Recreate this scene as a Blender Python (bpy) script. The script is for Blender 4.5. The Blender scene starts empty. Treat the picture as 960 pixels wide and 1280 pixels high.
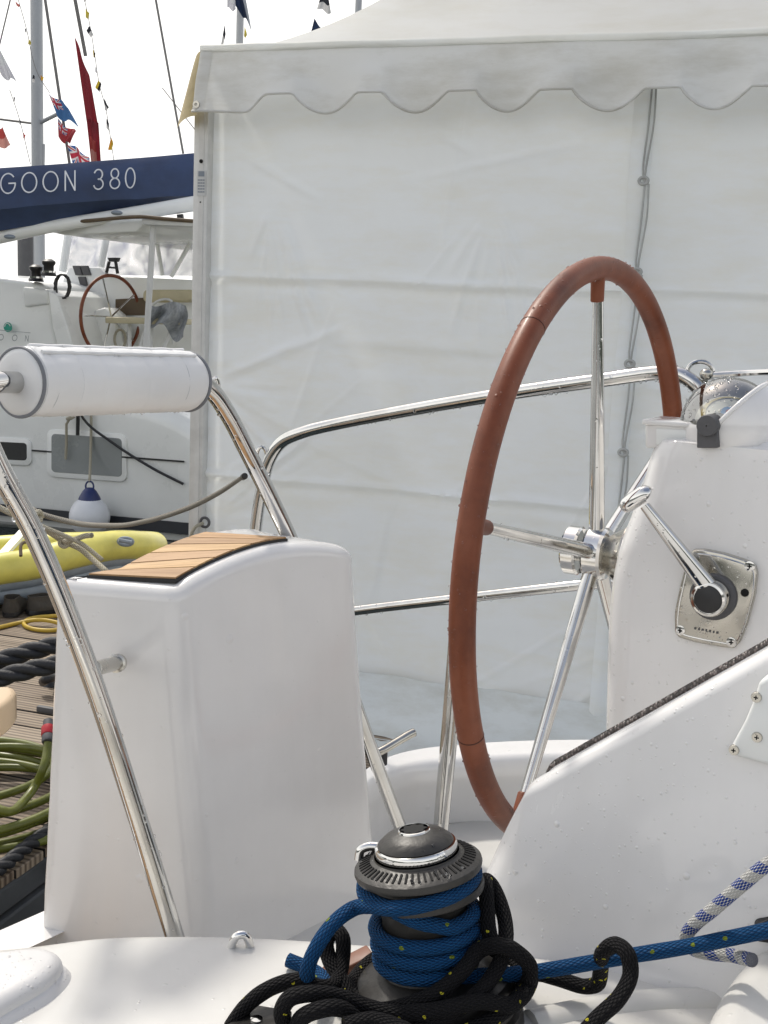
import bpy, bmesh, math, random
import numpy as np
from mathutils import Vector as V, Matrix, noise
random.seed(7)
PI = math.pi
scene = bpy.context.scene
COL = scene.collection

# ------------------------------------------------------------------ camera
CAMZ = 2.1
F = 1500.0
PITCH = math.atan((640 - 385) / F)
ROLL = math.radians(2.4)
cf = V((0, math.cos(PITCH), -math.sin(PITCH)))
r0 = V((1, 0, 0)); u0 = r0.cross(cf)
cR = math.cos(ROLL) * r0 + math.sin(ROLL) * u0
cU = -math.sin(ROLL) * r0 + math.cos(ROLL) * u0
CAM = V((0, 0, CAMZ))
cam = bpy.data.objects.new('camera', bpy.data.cameras.new('camera'))
COL.objects.link(cam)
cam.matrix_world = Matrix(((cR.x, cU.x, -cf.x, 0), (cR.y, cU.y, -cf.y, 0), (cR.z, cU.z, -cf.z, CAMZ), (0, 0, 0, 1)))
cam.data.sensor_fit = 'VERTICAL'; cam.data.sensor_height = 36.0
cam.data.lens = 36.0 * F / 1280.0
cam.data.clip_start = 0.05; cam.data.clip_end = 5000
scene.camera = cam

def ray(px, py): return (px - 480) / F * cR - (py - 640) / F * cU + cf
def at(px, py, D):
    """survey point: where the line of sight through (px,py) is D metres out"""
    v = ray(px, py); return CAM + v * (D / v.y)
def on_z(px, py, z):
    v = ray(px, py); return CAM + v * ((z - CAMZ) / v.z)
def on_plane(px, py, p0, n):
    v = ray(px, py); return CAM + v * ((p0 - CAM).dot(n) / v.dot(n))
UP = V((0, 0, 1))
TA = V((.951, -.309, 0)).normalized(); TW = V((.309, .951, 0)).normalized()   # marquee / pontoon axes
BA = V((.866, -.5, 0)); BP = V((.5, .866, 0))                                 # yacht: forward, port

# ------------------------------------------------------------------ mesh builder
def catmull(pts, n=8, closed=False):
    P = [V(p) for p in pts]; out = []; N = len(P)
    segs = N if closed else N - 1
    for i in range(segs):
        if closed: p0, p1, p2, p3 = P[(i-1) % N], P[i], P[(i+1) % N], P[(i+2) % N]
        else:
            p1, p2 = P[i], P[i+1]
            p0 = P[i-1] if i else p1 * 2 - p2
            p3 = P[i+2] if i + 2 < N else p2 * 2 - p1
        t0 = 0.0
        t1 = t0 + max((p1-p0).length, 1e-6) ** .5; t2 = t1 + max((p2-p1).length, 1e-6) ** .5; t3 = t2 + max((p3-p2).length, 1e-6) ** .5
        for k in range(n):
            t = t1 + (t2 - t1) * k / n
            a1 = p0*((t1-t)/(t1-t0)) + p1*((t-t0)/(t1-t0)); a2 = p1*((t2-t)/(t2-t1)) + p2*((t-t1)/(t2-t1)); a3 = p2*((t3-t)/(t3-t2)) + p3*((t-t2)/(t3-t2))
            b1 = a1*((t2-t)/(t2-t0)) + a2*((t-t0)/(t2-t0)); b2 = a2*((t3-t)/(t3-t1)) + a3*((t-t1)/(t3-t1))
            out.append(b1*((t2-t)/(t2-t1)) + b2*((t-t1)/(t2-t1)))
    if not closed: out.append(P[-1].copy())
    return out

class MB:
    def __init__(s): s.v = []; s.f = []; s.m = []; s.uv = {}; s.cur = 0
    def face(s, idx, uv=None):
        if uv: s.uv[len(s.f)] = uv
        s.f.append(tuple(idx)); s.m.append(s.cur)
    def loft(s, rings, closed=True, caps=True, loop=False, uvs=None):
        b = len(s.v); n = len(rings[0])
        for r in rings: s.v.extend(V(p) for p in r)
        R = len(rings); rr = R if loop else R - 1
        for i in range(rr):
            j = (i + 1) % R
            for k in range(n if closed else n - 1):
                l = (k + 1) % n
                uv = None
                if uvs: uv = [(k/n, uvs[i]), ((k+1)/n, uvs[i]), ((k+1)/n, uvs[i+1]), (k/n, uvs[i+1])]
                s.face((b+i*n+k, b+i*n+l, b+j*n+l, b+j*n+k), uv)
        if caps and closed and not loop:
            s.face([b + k for k in range(n)][::-1]); s.face([b + (R-1)*n + k for k in range(n)])
        return s
    def tube(s, pts, r, seg=14, closed=False, caps=True):
        pts = [V(p) for p in pts]; N = len(pts)
        rad = r if isinstance(r, (list, tuple)) else [r] * N
        T = []
        for i in range(N):
            a = pts[(i-1) % N] if (closed or i) else pts[0]; c = pts[(i+1) % N] if (closed or i < N-1) else pts[-1]
            T.append((c - a).normalized())
        n = T[0].orthogonal().normalized(); rings = []; L = 0; uv = []
        for i in range(N):
            if i:
                n = (n - T[i] * n.dot(T[i])).normalized(); L += (pts[i] - pts[i-1]).length
            bn = T[i].cross(n); uv.append(L)
            rings.append([pts[i] + (n * math.cos(2*PI*k/seg) + bn * math.sin(2*PI*k/seg)) * rad[i] for k in range(seg)])
        if closed: uv.append(L + (pts[0]-pts[-1]).length)
        return s.loft(rings, True, caps, closed, uv)
    def lathe(s, prof, o, ax, seg=40, caps=False):
        o = V(o); ax = V(ax).normalized(); n = ax.orthogonal().normalized(); b = ax.cross(n)
        return s.loft([[o + ax*z + (n*math.cos(2*PI*k/seg) + b*math.sin(2*PI*k/seg))*max(r, 1e-4) for k in range(seg)] for r, z in prof], True, caps)
    def bm(s, bm, M=None):
        b = len(s.v)
        bm.verts.index_update()
        for v in bm.verts: s.v.append((M @ v.co) if M else v.co.copy())
        for f in bm.faces: s.face([b + v.index for v in f.verts])
        bm.free(); return s
    def box(s, c, ax, ay, az, bevel=0, seg=2):
        """c centre, ax ay az half-extent vectors"""
        b = bmesh.new(); bmesh.ops.create_cube(b, size=2)
        for v in b.verts: v.co = V(c) + V(ax)*v.co.x + V(ay)*v.co.y + V(az)*v.co.z
        if bevel: bmesh.ops.bevel(b, geom=b.edges[:], offset=bevel, segments=seg, profile=.5, affect='EDGES')
        return s.bm(b)
    def prism(s, poly, ext, bevel=0, seg=2):
        b = bmesh.new(); vs = [b.verts.new(p) for p in poly]; f = b.faces.new(vs)
        r = bmesh.ops.extrude_face_region(b, geom=[f])
        for g in r['geom']:
            if isinstance(g, bmesh.types.BMVert): g.co += V(ext)
        bmesh.ops.recalc_face_normals(b, faces=b.faces[:])
        if bevel: bmesh.ops.bevel(b, geom=b.edges[:], offset=bevel, segments=seg, profile=.5, affect='EDGES')
        return s.bm(b)
    def ball(s, c, r, sx=V((1,0,0)), sy=V((0,1,0)), sz=UP, u=16, v=10, keep=None):
        b = bmesh.new(); bmesh.ops.create_uvsphere(b, u_segments=u, v_segments=v, radius=1)
        if keep: bmesh.ops.delete(b, geom=[f for f in b.faces if not keep(f.calc_center_median())], context='FACES')
        rr = (r, r, r) if isinstance(r, (int, float)) else r
        for q in b.verts: q.co = V(c) + sx*q.co.x*rr[0] + sy*q.co.y*rr[1] + sz*q.co.z*rr[2]
        return s.bm(b)
    def sheet(s, fn, nu, nv, uv=False):
        b = len(s.v)
        for i in range(nu+1):
            for j in range(nv+1): s.v.append(V(fn(i/nu, j/nv)))
        for i in range(nu):
            for j in range(nv):
                k = b + i*(nv+1) + j
                s.face((k, k+nv+1, k+nv+2, k+1), [(i/nu, j/nv), ((i+1)/nu, j/nv), ((i+1)/nu, (j+1)/nv), (i/nu, (j+1)/nv)] if uv else None)
        return s
    def build(s, name, mats, parent=None, smooth=40, label=None, fix=True):
        root = parent
        while root is not None and root.parent is not None: root = root.parent
        o0 = root.location if root else V((0, 0, 0))
        me = bpy.data.meshes.new(name)
        me.from_pydata([v - o0 for v in s.v], [], s.f)
        for m in (mats if isinstance(mats, (list, tuple)) else [mats]): me.materials.append(m)
        for i, p in enumerate(me.polygons): p.material_index = s.m[i]
        if s.uv:
            ul = me.uv_layers.new(name='UVMap')
            for i, p in enumerate(me.polygons):
                if i in s.uv:
                    for k, li in enumerate(p.loop_indices): ul.data[li].uv = s.uv[i][k]
        if fix:
            b = bmesh.new(); b.from_mesh(me); bmesh.ops.recalc_face_normals(b, faces=b.faces[:]); b.to_mesh(me); b.free()
        if smooth:
            for p in me.polygons: p.use_smooth = True
            me.set_sharp_from_angle(angle=math.radians(smooth))
        o = bpy.data.objects.new(name, me); COL.objects.link(o)
        if parent is not None: o.parent = parent
        if label: o['label'] = label
        return o

def tag(o, label, cat, group=None, kind=None):
    o['label'] = label; o['category'] = cat
    if group: o['group'] = group
    if kind: o['kind'] = kind
    return o
def thing(name, loc, label, cat, group=None):
    o = bpy.data.objects.new(name, None); o.empty_display_size = .1; COL.objects.link(o); o.location = V(loc)
    return tag(o, label, cat, group)

# ------------------------------------------------------------------ materials
def mat(name): 
    m = bpy.data.materials.new(name); m.use_nodes = True
    n = m.node_tree.nodes; n.clear()
    return m, n, m.node_tree.links.new
def N(n, t, **k):
    o = n.new('ShaderNode' + t)
    for a, b in k.items():
        if a.startswith('i_'):
            key = a[2:]
            o.inputs[int(key) if key.isdigit() else key.replace('_', ' ')].default_value = b
        else: setattr(o, a, b)
    return o
def ramp(n, stops):
    r = n.new('ShaderNodeValToRGB'); e = r.color_ramp.elements
    while len(e) < len(stops): e.new(.5)
    for i, (p, c) in enumerate(stops): e[i].position = p; e[i].color = (*c, 1) if len(c) == 3 else c
    return r
def simple(name, col, rough=.5, metal=0, var=.12, scale=8, bump=0, bscale=60, coat=0, spec=.5, dirt=None):
    m, n, L = mat(name)
    b = N(n, 'BsdfPrincipled'); o = N(n, 'OutputMaterial'); L(b.outputs[0], o.inputs[0])
    tc = N(n, 'TexCoord'); nz = N(n, 'TexNoise', i_Scale=scale, i_Detail=6.0, i_Roughness=.6); L(tc.outputs['Object'], nz.inputs['Vector'])
    c2 = dirt or tuple(c*(1-var*2.2) for c in col)
    r = ramp(n, [(.3, c2), (.62, col)]); L(nz.outputs[0], r.inputs[0]); L(r.outputs[0], b.inputs['Base Color'])
    rr = N(n, 'MapRange', i_From_Min=.3, i_From_Max=.7, i_To_Min=max(rough-.08, .02), i_To_Max=min(rough+.1, 1)); L(nz.outputs[0], rr.inputs[0]); L(rr.outputs[0], b.inputs['Roughness'])
    b.inputs['Metallic'].default_value = metal; b.inputs['Coat Weight'].default_value = coat; b.inputs['Specular IOR Level'].default_value = spec
    if bump:
        n2 = N(n, 'TexNoise', i_Scale=bscale, i_Detail=4.0); L(tc.outputs['Object'], n2.inputs['Vector'])
        bp = N(n, 'Bump', i_Strength=bump, i_Distance=.004); L(n2.outputs[0], bp.inputs['Height']); L(bp.outputs[0], b.inputs['Normal'])
    return m
def drops_height(n, L, vec, scale, dens):
    """rain beads: a height that is zero except in scattered little domes"""
    vo = N(n, 'TexVoronoi', i_Scale=scale); L(vec, vo.inputs['Vector'])
    sp = N(n, 'SeparateColor'); L(vo.outputs['Color'], sp.inputs[0])
    siz = N(n, 'MapRange', i_From_Min=1-dens, i_From_Max=1.0, i_To_Min=0.0, i_To_Max=.42); L(sp.outputs[0], siz.inputs[0])
    q = N(n, 'Math', operation='DIVIDE'); L(vo.outputs['Distance'], q.inputs[0])
    mx = N(n, 'Math', operation='MAXIMUM'); mx.inputs[1].default_value = .001; L(siz.outputs[0], mx.inputs[0]); L(mx.outputs[0], q.inputs[1])
    sq = N(n, 'Math', operation='POWER'); sq.inputs[1].default_value = 2; L(q.outputs[0], sq.inputs[0])
    om = N(n, 'Math', operation='SUBTRACT', use_clamp=True); om.inputs[0].default_value = 1; L(sq.outputs[0], om.inputs[1])
    return om.outputs[0]
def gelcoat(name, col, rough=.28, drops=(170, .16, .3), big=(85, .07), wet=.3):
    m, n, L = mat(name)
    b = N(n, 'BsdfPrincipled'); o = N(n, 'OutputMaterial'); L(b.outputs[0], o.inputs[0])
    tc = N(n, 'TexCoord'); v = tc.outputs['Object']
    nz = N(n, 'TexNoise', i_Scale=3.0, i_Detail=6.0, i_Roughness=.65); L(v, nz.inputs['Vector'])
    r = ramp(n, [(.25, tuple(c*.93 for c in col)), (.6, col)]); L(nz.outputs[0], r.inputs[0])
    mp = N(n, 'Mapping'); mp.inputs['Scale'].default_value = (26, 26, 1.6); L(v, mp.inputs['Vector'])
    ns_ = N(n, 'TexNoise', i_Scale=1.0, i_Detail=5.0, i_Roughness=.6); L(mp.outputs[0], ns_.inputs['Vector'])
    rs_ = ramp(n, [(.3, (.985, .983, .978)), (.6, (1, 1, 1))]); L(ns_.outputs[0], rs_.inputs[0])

    m1 = N(n, 'Mix', data_type='RGBA', blend_type='MULTIPLY'); m1.inputs[0].default_value = 1; L(r.outputs[0], m1.inputs[6]); L(rs_.outputs[0], m1.inputs[7])
    L(m1.outputs[2], b.inputs['Base Color'])
    rg_ = N(n, 'MapRange', i_From_Min=.3, i_From_Max=.7, i_To_Min=rough*.85, i_To_Max=rough*1.25); L(ns_.outputs[0], rg_.inputs[0]); L(rg_.outputs[0], b.inputs['Roughness'])
    b.inputs['Coat Weight'].default_value = wet; b.inputs['Coat Roughness'].default_value = .06
    if drops:
        h1 = drops_height(n, L, v, drops[0], drops[1]); h2 = drops_height(n, L, v, big[0], big[1])
        ad = N(n, 'Math', operation='ADD'); L(h1, ad.inputs[0]); s2 = N(n, 'Math', operation='MULTIPLY'); s2.inputs[1].default_value = 2.2; L(h2, s2.inputs[0]); L(s2.outputs[0], ad.inputs[1])
        bp = N(n, 'Bump', i_Strength=drops[2], i_Distance=.0022); L(ad.outputs[0], bp.inputs['Height']); L(bp.outputs[0], b.inputs['Normal']); L(bp.outputs[0], b.inputs['Coat Normal'])
    return m
def steel(name, col=(.66, .655, .64), rough=.07, bump=.12, scale=140, dens=.25):
    m, n, L = mat(name)
    b = N(n, 'BsdfPrincipled', i_Metallic=1.0); o = N(n, 'OutputMaterial'); L(b.outputs[0], o.inputs[0])
    tc = N(n, 'TexCoord'); v = tc.outputs['Object']
    nz = N(n, 'TexNoise', i_Scale=14.0, i_Detail=6.0); L(v, nz.inputs['Vector'])
    r = ramp(n, [(.3, tuple(c*.82 for c in col)), (.6, col)]); L(nz.outputs[0], r.inputs[0]); L(r.outputs[0], b.inputs['Base Color'])
    rr = N(n, 'MapRange', i_From_Min=.35, i_From_Max=.75, i_To_Min=rough*.6, i_To_Max=rough*2.2); L(nz.outputs[0], rr.inputs[0]); L(rr.outputs[0], b.inputs['Roughness'])
    h = drops_height(n, L, v, scale, dens)
    bp = N(n, 'Bump', i_Strength=bump, i_Distance=.0015); L(h, bp.inputs['Height']); L(bp.outputs[0], b.inputs['Normal'])
    return m
def rope_mat(name, base, dark, fleck=None, strands=7, pitch=.024, fleckcol=None, flscale=1.0, flth=.93, stripe=None, amp=1.0):
    """braided cover: UV u = round the rope, v = metres along it"""
    m, n, L = mat(name)
    b = N(n, 'BsdfPrincipled', i_Roughness=.75); o = N(n, 'OutputMaterial'); L(b.outputs[0], o.inputs[0])
    b.inputs['Specular IOR Level'].default_value = .18
    uv = N(n, 'UVMap'); sx = N(n, 'SeparateXYZ'); L(uv.outputs[0], sx.inputs[0])
    def lin(a, c):
        x = N(n, 'Math', operation='MULTIPLY'); x.inputs[1].default_value = a; L(sx.outputs[0], x.inputs[0])
        y = N(n, 'Math', operation='MULTIPLY_ADD'); y.inputs[1].default_value = c; L(sx.outputs[1], y.inputs[0]); L(x.outputs[0], y.inputs[2]); return y.outputs[0]
    def sine(i):
        q = N(n, 'Math', operation='SINE'); L(i, q.inputs[0]); return q.outputs[0]
    w = 2*PI*strands; k = 2*PI/pitch*1.6
    A = lin(w, k); B = lin(w, -k)
    mu = N(n, 'Math', operation='MULTIPLY'); L(sine(A), mu.inputs[0]); L(sine(B), mu.inputs[1])
    ab = N(n, 'Math', operation='ABSOLUTE'); L(mu.outputs[0], ab.inputs[0])
    r = ramp(n, [(.0, dark), (.35, base)]); L(ab.outputs[0], r.inputs[0]); colout = r.outputs[0]
    if stripe:                                          # tracer bands along a diagonal
        st = lin(2*PI, -2*PI/stripe[0]); ss = sine(st)
        cr = ramp(n, [(.02, (0, 0, 0)), (.12, (1, 1, 1))]); L(ss, cr.inputs[0])
        st2 = lin(2*PI*2, 0); 
        mx = N(n, 'Mix', data_type='RGBA'); ck = ramp(n, [(.12, (.75, .75, .74)), (.2, stripe[1])]); L(ab.outputs[0], ck.inputs[0])
        L(cr.outputs[0], mx.inputs[0]); L(colout, mx.inputs[6]); L(ck.outputs[0], mx.inputs[7]); colout = mx.outputs[2]
    if fleckcol:
        cmb = N(n, 'CombineXYZ'); fx = N(n, 'Math', operation='MULTIPLY'); fx.inputs[1].default_value = 9.0; L(sx.outputs[0], fx.inputs[0])
        fy = N(n, 'Math', operation='MULTIPLY'); fy.inputs[1].default_value = 150.0*flscale; L(sx.outputs[1], fy.inputs[0]); L(fx.outputs[0], cmb.inputs[0]); L(fy.outputs[0], cmb.inputs[1])
        vo = N(n, 'TexVoronoi', i_Scale=1.0, voronoi_dimensions='2D'); L(cmb.outputs[0], vo.inputs['Vector'])
        sp = N(n, 'SeparateColor'); L(vo.outputs['Color'], sp.inputs[0])
        g1 = N(n, 'Math', operation='GREATER_THAN'); g1.inputs[1].default_value = flth; L(sp.outputs[0], g1.inputs[0])
        g2 = N(n, 'Math', operation='LESS_THAN'); g2.inputs[1].default_value = .38; L(vo.outputs['Distance'], g2.inputs[0])
        gm = N(n, 'Math', operation='MULTIPLY'); L(g1.outputs[0], gm.inputs[0]); L(g2.outputs[0], gm.inputs[1])
        mx = N(n, 'Mix', data_type='RGBA'); mx.inputs[7].default_value = (*fleckcol, 1); L(gm.outputs[0], mx.inputs[0]); L(colout, mx.inputs[6]); colout = mx.outputs[2]
    L(colout, b.inputs['Base Color'])
    bp = N(n, 'Bump', i_Strength=1.0*amp, i_Distance=.0026); L(ab.outputs[0], bp.inputs['Height']); L(bp.outputs[0], b.inputs['Normal'])
    return m

M = {}
M['gel'] = gelcoat('white_gelcoat', (.76, .752, .745), rough=.22, drops=(190, .26, .45), big=(95, .06), wet=.5)
M['gel_dry'] = gelcoat('white_gelcoat_smooth', (.76, .75, .74), rough=.17, wet=.5, drops=(120, .06, .25), big=(50, .03))
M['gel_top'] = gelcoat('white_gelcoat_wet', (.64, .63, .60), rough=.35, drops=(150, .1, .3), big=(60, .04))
M['gel_far'] = simple('boat_gelcoat', (.8, .815, .8), .3, var=.04, scale=2, coat=.2)
M['steel'] = steel('polished_steel')
M['steel_b'] = steel('brushed_steel', (.52, .5, .45), .15, .4, 90, .4)
M['chrome'] = steel('chrome', (.74, .735, .72), .04, .15, 160, .3)
M['black'] = simple('black_plastic', (.018, .018, .02), .45, var=.2, scale=30)
M['blackgl'] = simple('black_gloss', (.012, .012, .014), .15, var=.2)
M['hole'] = simple('dark_recess', (.006, .006, .006), .9)
M['winch'] = simple('winch_grey', (.034, .032, .029), .42, metal=.1, var=.12, scale=40, bump=.25, bscale=90)
M['winchd'] = simple('winch_dark', (.03, .028, .026), .36, metal=.3, var=.15, scale=40, bump=.2)
M['grey'] = simple('grey_plastic', (.25, .26, .27), .5)
M['dgrey'] = simple('dark_grey_rubber', (.09, .09, .095), .6, bump=.2)
M['cushion'] = simple('white_vinyl', (.74, .74, .735), .45, var=.03, scale=6, bump=.25, bscale=25, coat=.1)
M['piping'] = simple('grey_piping', (.2, .21, .23), .6)
M['beige'] = simple('beige_vinyl', (.5, .45, .3), .5, var=.06)
M['brown'] = simple('brown_board', (.12, .085, .05), .6)
M['tan'] = simple('tan_block', (.62, .47, .31), .55, var=.05, scale=5, bump=.1)
M['navy'] = None
M['yellow'] = simple('yellow_pvc', (.72, .66, .15), .38, var=.1, scale=6, coat=.15, bump=.1, bscale=15)
M['greypvc'] = simple('grey_pvc', (.24, .28, .33), .45, var=.1)
M['shoe'] = simple('dark_leather', (.055, .048, .04), .6, var=.2, scale=30, bump=.3)
M['fender'] = simple('white_fender', (.72, .74, .78), .35, var=.04, scale=5)
M['blue'] = simple('blue_vinyl', (.02, .035, .14), .4)
M['yhose'] = simple('yellow_hose', (.5, .34, .035), .45)
M['ghose'] = simple('green_hose', (.13, .145, .018), .4, var=.15, scale=20)
M['red'] = simple('red_plastic', (.45, .02, .03), .4)
M['fascia'] = simple('weathered_fascia', (.075, .08, .085), .75, var=.2, scale=5, bump=.5, bscale=20)
M['alu'] = simple('aluminium', (.66, .66, .64), .45, metal=.15, var=.08, scale=12)
M['aluwhite'] = simple('painted_aluminium', (.6, .61, .61), .4, var=.05)
M['mast'] = simple('mast_alloy', (.42, .44, .46), .45, metal=.3, var=.05)
M['wire'] = simple('rigging_wire', (.22, .21, .2), .5)
M['green'] = simple('green_emblem', (.02, .3, .22), .35)
M['letter'] = simple('white_letter', (.75, .77, .8), .6, var=.02)
M['lettergrey'] = simple('grey_letter', (.33, .35, .36), .5)
M['towel'] = simple('grey_towel', (.34, .36, .38), .9, var=.2, scale=25, bump=.6, bscale=40)
M['darkglass'] = simple('dark_window', (.02, .022, .024), .1)
M['hatch'] = simple('grey_window', (.27, .29, .29), .25, var=.08, scale=2)
M['bootop'] = simple('black_antifoul', (.03, .033, .04), .5)

def m_leather():
    m, n, L = mat('brown_leather'); b = N(n, 'BsdfPrincipled', i_Roughness=.48); o = N(n, 'OutputMaterial'); L(b.outputs[0], o.inputs[0])
    tc = N(n, 'TexCoord'); v = tc.outputs['Object']
    nz = N(n, 'TexNoise', i_Scale=9.0, i_Detail=7.0, i_Roughness=.65); L(v, nz.inputs['Vector'])
    r = ramp(n, [(.3, (.095, .024, .010)), (.48, (.172, .047, .019)), (.75, (.245, .077, .036))]); L(nz.outputs[0], r.inputs[0]); L(r.outputs[0], b.inputs['Base Color'])
    vo = N(n, 'TexVoronoi', i_Scale=420.0); L(v, vo.inputs['Vector'])
    h = drops_height(n, L, v, 150, .18)
    ad = N(n, 'Math', operation='MULTIPLY_ADD'); ad.inputs[1].default_value = .12; L(vo.outputs['Distance'], ad.inputs[0]); L(h, ad.inputs[2])
    bp = N(n, 'Bump', i_Strength=.5, i_Distance=.0015); L(ad.outputs[0], bp.inputs['Height']); L(bp.outputs[0], b.inputs['Normal'])
    b.inputs['Coat Weight'].default_value = .04; b.inputs['Specular IOR Level'].default_value = .35; b.inputs['Coat Roughness'].default_value = .15
    return m
M['leather'] = m_leather()
M['seamgrey'] = simple('grey_stitch', (.6, .61, .62), .7)
M['seam'] = simple('dark_stitch', (.05, .014, .008), .7)

def m_water_drop():
    m, n, L = mat('water_bead'); b = N(n, 'BsdfPrincipled', i_Roughness=.02, i_IOR=1.33); o = N(n, 'OutputMaterial')
    b.inputs['Transmission Weight'].default_value = 1.0
    nz = N(n, 'TexNoise', i_Scale=2.0); r = ramp(n, [(0, (.95, .97, 1)), (1, (1, 1, 1))]); L(nz.outputs[0], r.inputs[0]); L(r.outputs[0], b.inputs['Base Color'])
    L(b.outputs[0], o.inputs[0]); return m
M['bead'] = m_water_drop()
def m_dome():
    m, n, L = mat('compass_glass'); o = N(n, 'OutputMaterial'); t = N(n, 'BsdfTransparent'); g = N(n, 'BsdfGlossy', i_Roughness=.03); f = N(n, 'Fresnel', i_IOR=1.9); x = N(n, 'MixShader')
    tc = N(n, 'TexCoord'); h = drops_height(n, L, tc.outputs['Object'], 160, .35); bp = N(n, 'Bump', i_Strength=.6, i_Distance=.002); L(h, bp.inputs['Height']); L(bp.outputs[0], g.inputs['Normal'])
    t.inputs[0].default_value = (.85, .86, .82, 1); ad = N(n, 'Math', operation='ADD', use_clamp=True); ad.inputs[1].default_value = .24; L(f.outputs[0], ad.inputs[0]); L(ad.outputs[0], x.inputs[0])
    L(t.outputs[0], x.inputs[1]); L(g.outputs[0], x.inputs[2]); L(x.outputs[0], o.inputs[0]); return m
M['dome'] = m_dome()
M['card'] = simple('compass_card_white', (.75, .74, .7), .5, var=.03)
M['cardblue'] = simple('compass_card_blue', (.05, .25, .6), .5)
M['cardyellow'] = simple('compass_card_yellow', (.6, .48, .12), .5)

def m_teak(name, ax, pitch, c1, c2, c3, caulk, gap=.06, rough=.6, grooves=0):
    """boards side by side along the horizontal axis ax, grain across it"""
    m, n, L = mat(name); b = N(n, 'BsdfPrincipled', i_Roughness=rough); o = N(n, 'OutputMaterial'); L(b.outputs[0], o.inputs[0])
    g = N(n, 'NewGeometry'); d = N(n, 'VectorMath', operation='DOT_PRODUCT'); d.inputs[1].default_value = ax; L(g.outputs['Position'], d.inputs[0])
    al = V((ax[1], -ax[0], 0)); d2 = N(n, 'VectorMath', operation='DOT_PRODUCT'); d2.inputs[1].default_value = al; L(g.outputs['Position'], d2.inputs[0])
    q = N(n, 'Math', operation='DIVIDE'); q.inputs[1].default_value = pitch; L(d.outputs['Value'], q.inputs[0])
    fl = N(n, 'Math', operation='FLOOR'); L(q.outputs[0], fl.inputs[0]); fr = N(n, 'Math', operation='FRACT'); L(q.outputs[0], fr.inputs[0])
    wn = N(n, 'TexWhiteNoise', noise_dimensions='1D'); L(fl.outputs[0], wn.inputs['W'])
    cmb = N(n, 'CombineXYZ'); 
    s1 = N(n, 'Math', operation='MULTIPLY'); s1.inputs[1].default_value = 5.0/pitch*.08; L(d2.outputs['Value'], s1.inputs[0])
    s2 = N(n, 'Math', operation='MULTIPLY'); s2.inputs[1].default_value = 9.0; L(q.outputs[0], s2.inputs[0])
    s3 = N(n, 'Math', operation='MULTIPLY'); s3.inputs[1].default_value = 37.0; L(wn.outputs[0], s3.inputs[0])
    L(s1.outputs[0], cmb.inputs[0]); L(s2.outputs[0], cmb.inputs[1]); L(s3.outputs[0], cmb.inputs[2])
    nz = N(n, 'TexNoise', i_Scale=1.0, i_Detail=7.0, i_Roughness=.7); L(cmb.outputs[0], nz.inputs['Vector'])
    mixv = N(n, 'Math', operation='MULTIPLY_ADD'); mixv.inputs[1].default_value = .35; L(wn.outputs[0], mixv.inputs[0]); L(nz.outputs[0], mixv.inputs[2])
    r = ramp(n, [(.4, c1), (.65, c2), (.9, c3)]); L(mixv.outputs[0], r.inputs[0])
    pp = N(n, 'Math', operation='PINGPONG'); pp.inputs[1].default_value = .5; L(q.outputs[0], pp.inputs[0])
    lt = N(n, 'Math', operation='LESS_THAN'); lt.inputs[1].default_value = gap; L(pp.outputs[0], lt.inputs[0])
    col = r.outputs[0]; hgt = nz.outputs[0]
    if grooves:
        gq = N(n, 'Math', operation='MULTIPLY'); gq.inputs[1].default_value = 2*PI*grooves; L(fr.outputs[0], gq.inputs[0])
        sn = N(n, 'Math', operation='COSINE'); L(gq.outputs[0], sn.inputs[0])
        gr = ramp(n, [(.25, (1, 1, 1)), (.9, (.42, .4, .38))]); 
        mr = N(n, 'MapRange', i_From_Min=-1.0, i_From_Max=1.0); L(sn.outputs[0], mr.inputs[0]); L(mr.outputs[0], gr.inputs[0])
        mm = N(n, 'Mix', data_type='RGBA', blend_type='MULTIPLY'); mm.inputs[0].default_value = 1; L(col, mm.inputs[6]); L(gr.outputs[0], mm.inputs[7]); col = mm.outputs[2]
        ng = N(n, 'Math', operation='MULTIPLY'); ng.inputs[1].default_value = -.8; L(mr.outputs[0], ng.inputs[0])
        ah = N(n, 'Math', operation='MULTIPLY_ADD'); ah.inputs[1].default_value = .3; L(nz.outputs[0], ah.inputs[0]); L(ng.outputs[0], ah.inputs[2]); hgt = ah.outputs[0]
    mx = N(n, 'Mix', data_type='RGBA'); mx.inputs[7].default_value = (*caulk, 1); L(lt.outputs[0], mx.inputs[0]); L(col, mx.inputs[6]); L(mx.outputs[2], b.inputs['Base Color'])
    bp = N(n, 'Bump', i_Strength=.4, i_Distance=.004 if grooves else .001); L(hgt, bp.inputs['Height']); L(bp.outputs[0], b.inputs['Normal'])
    return m
M['deck'] = m_teak('grooved_decking', TW, .146, (.16, .115, .08), (.27, .21, .15), (.37, .3, .225), (.01, .009, .008), gap=.035, rough=.7, grooves=6)

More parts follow.
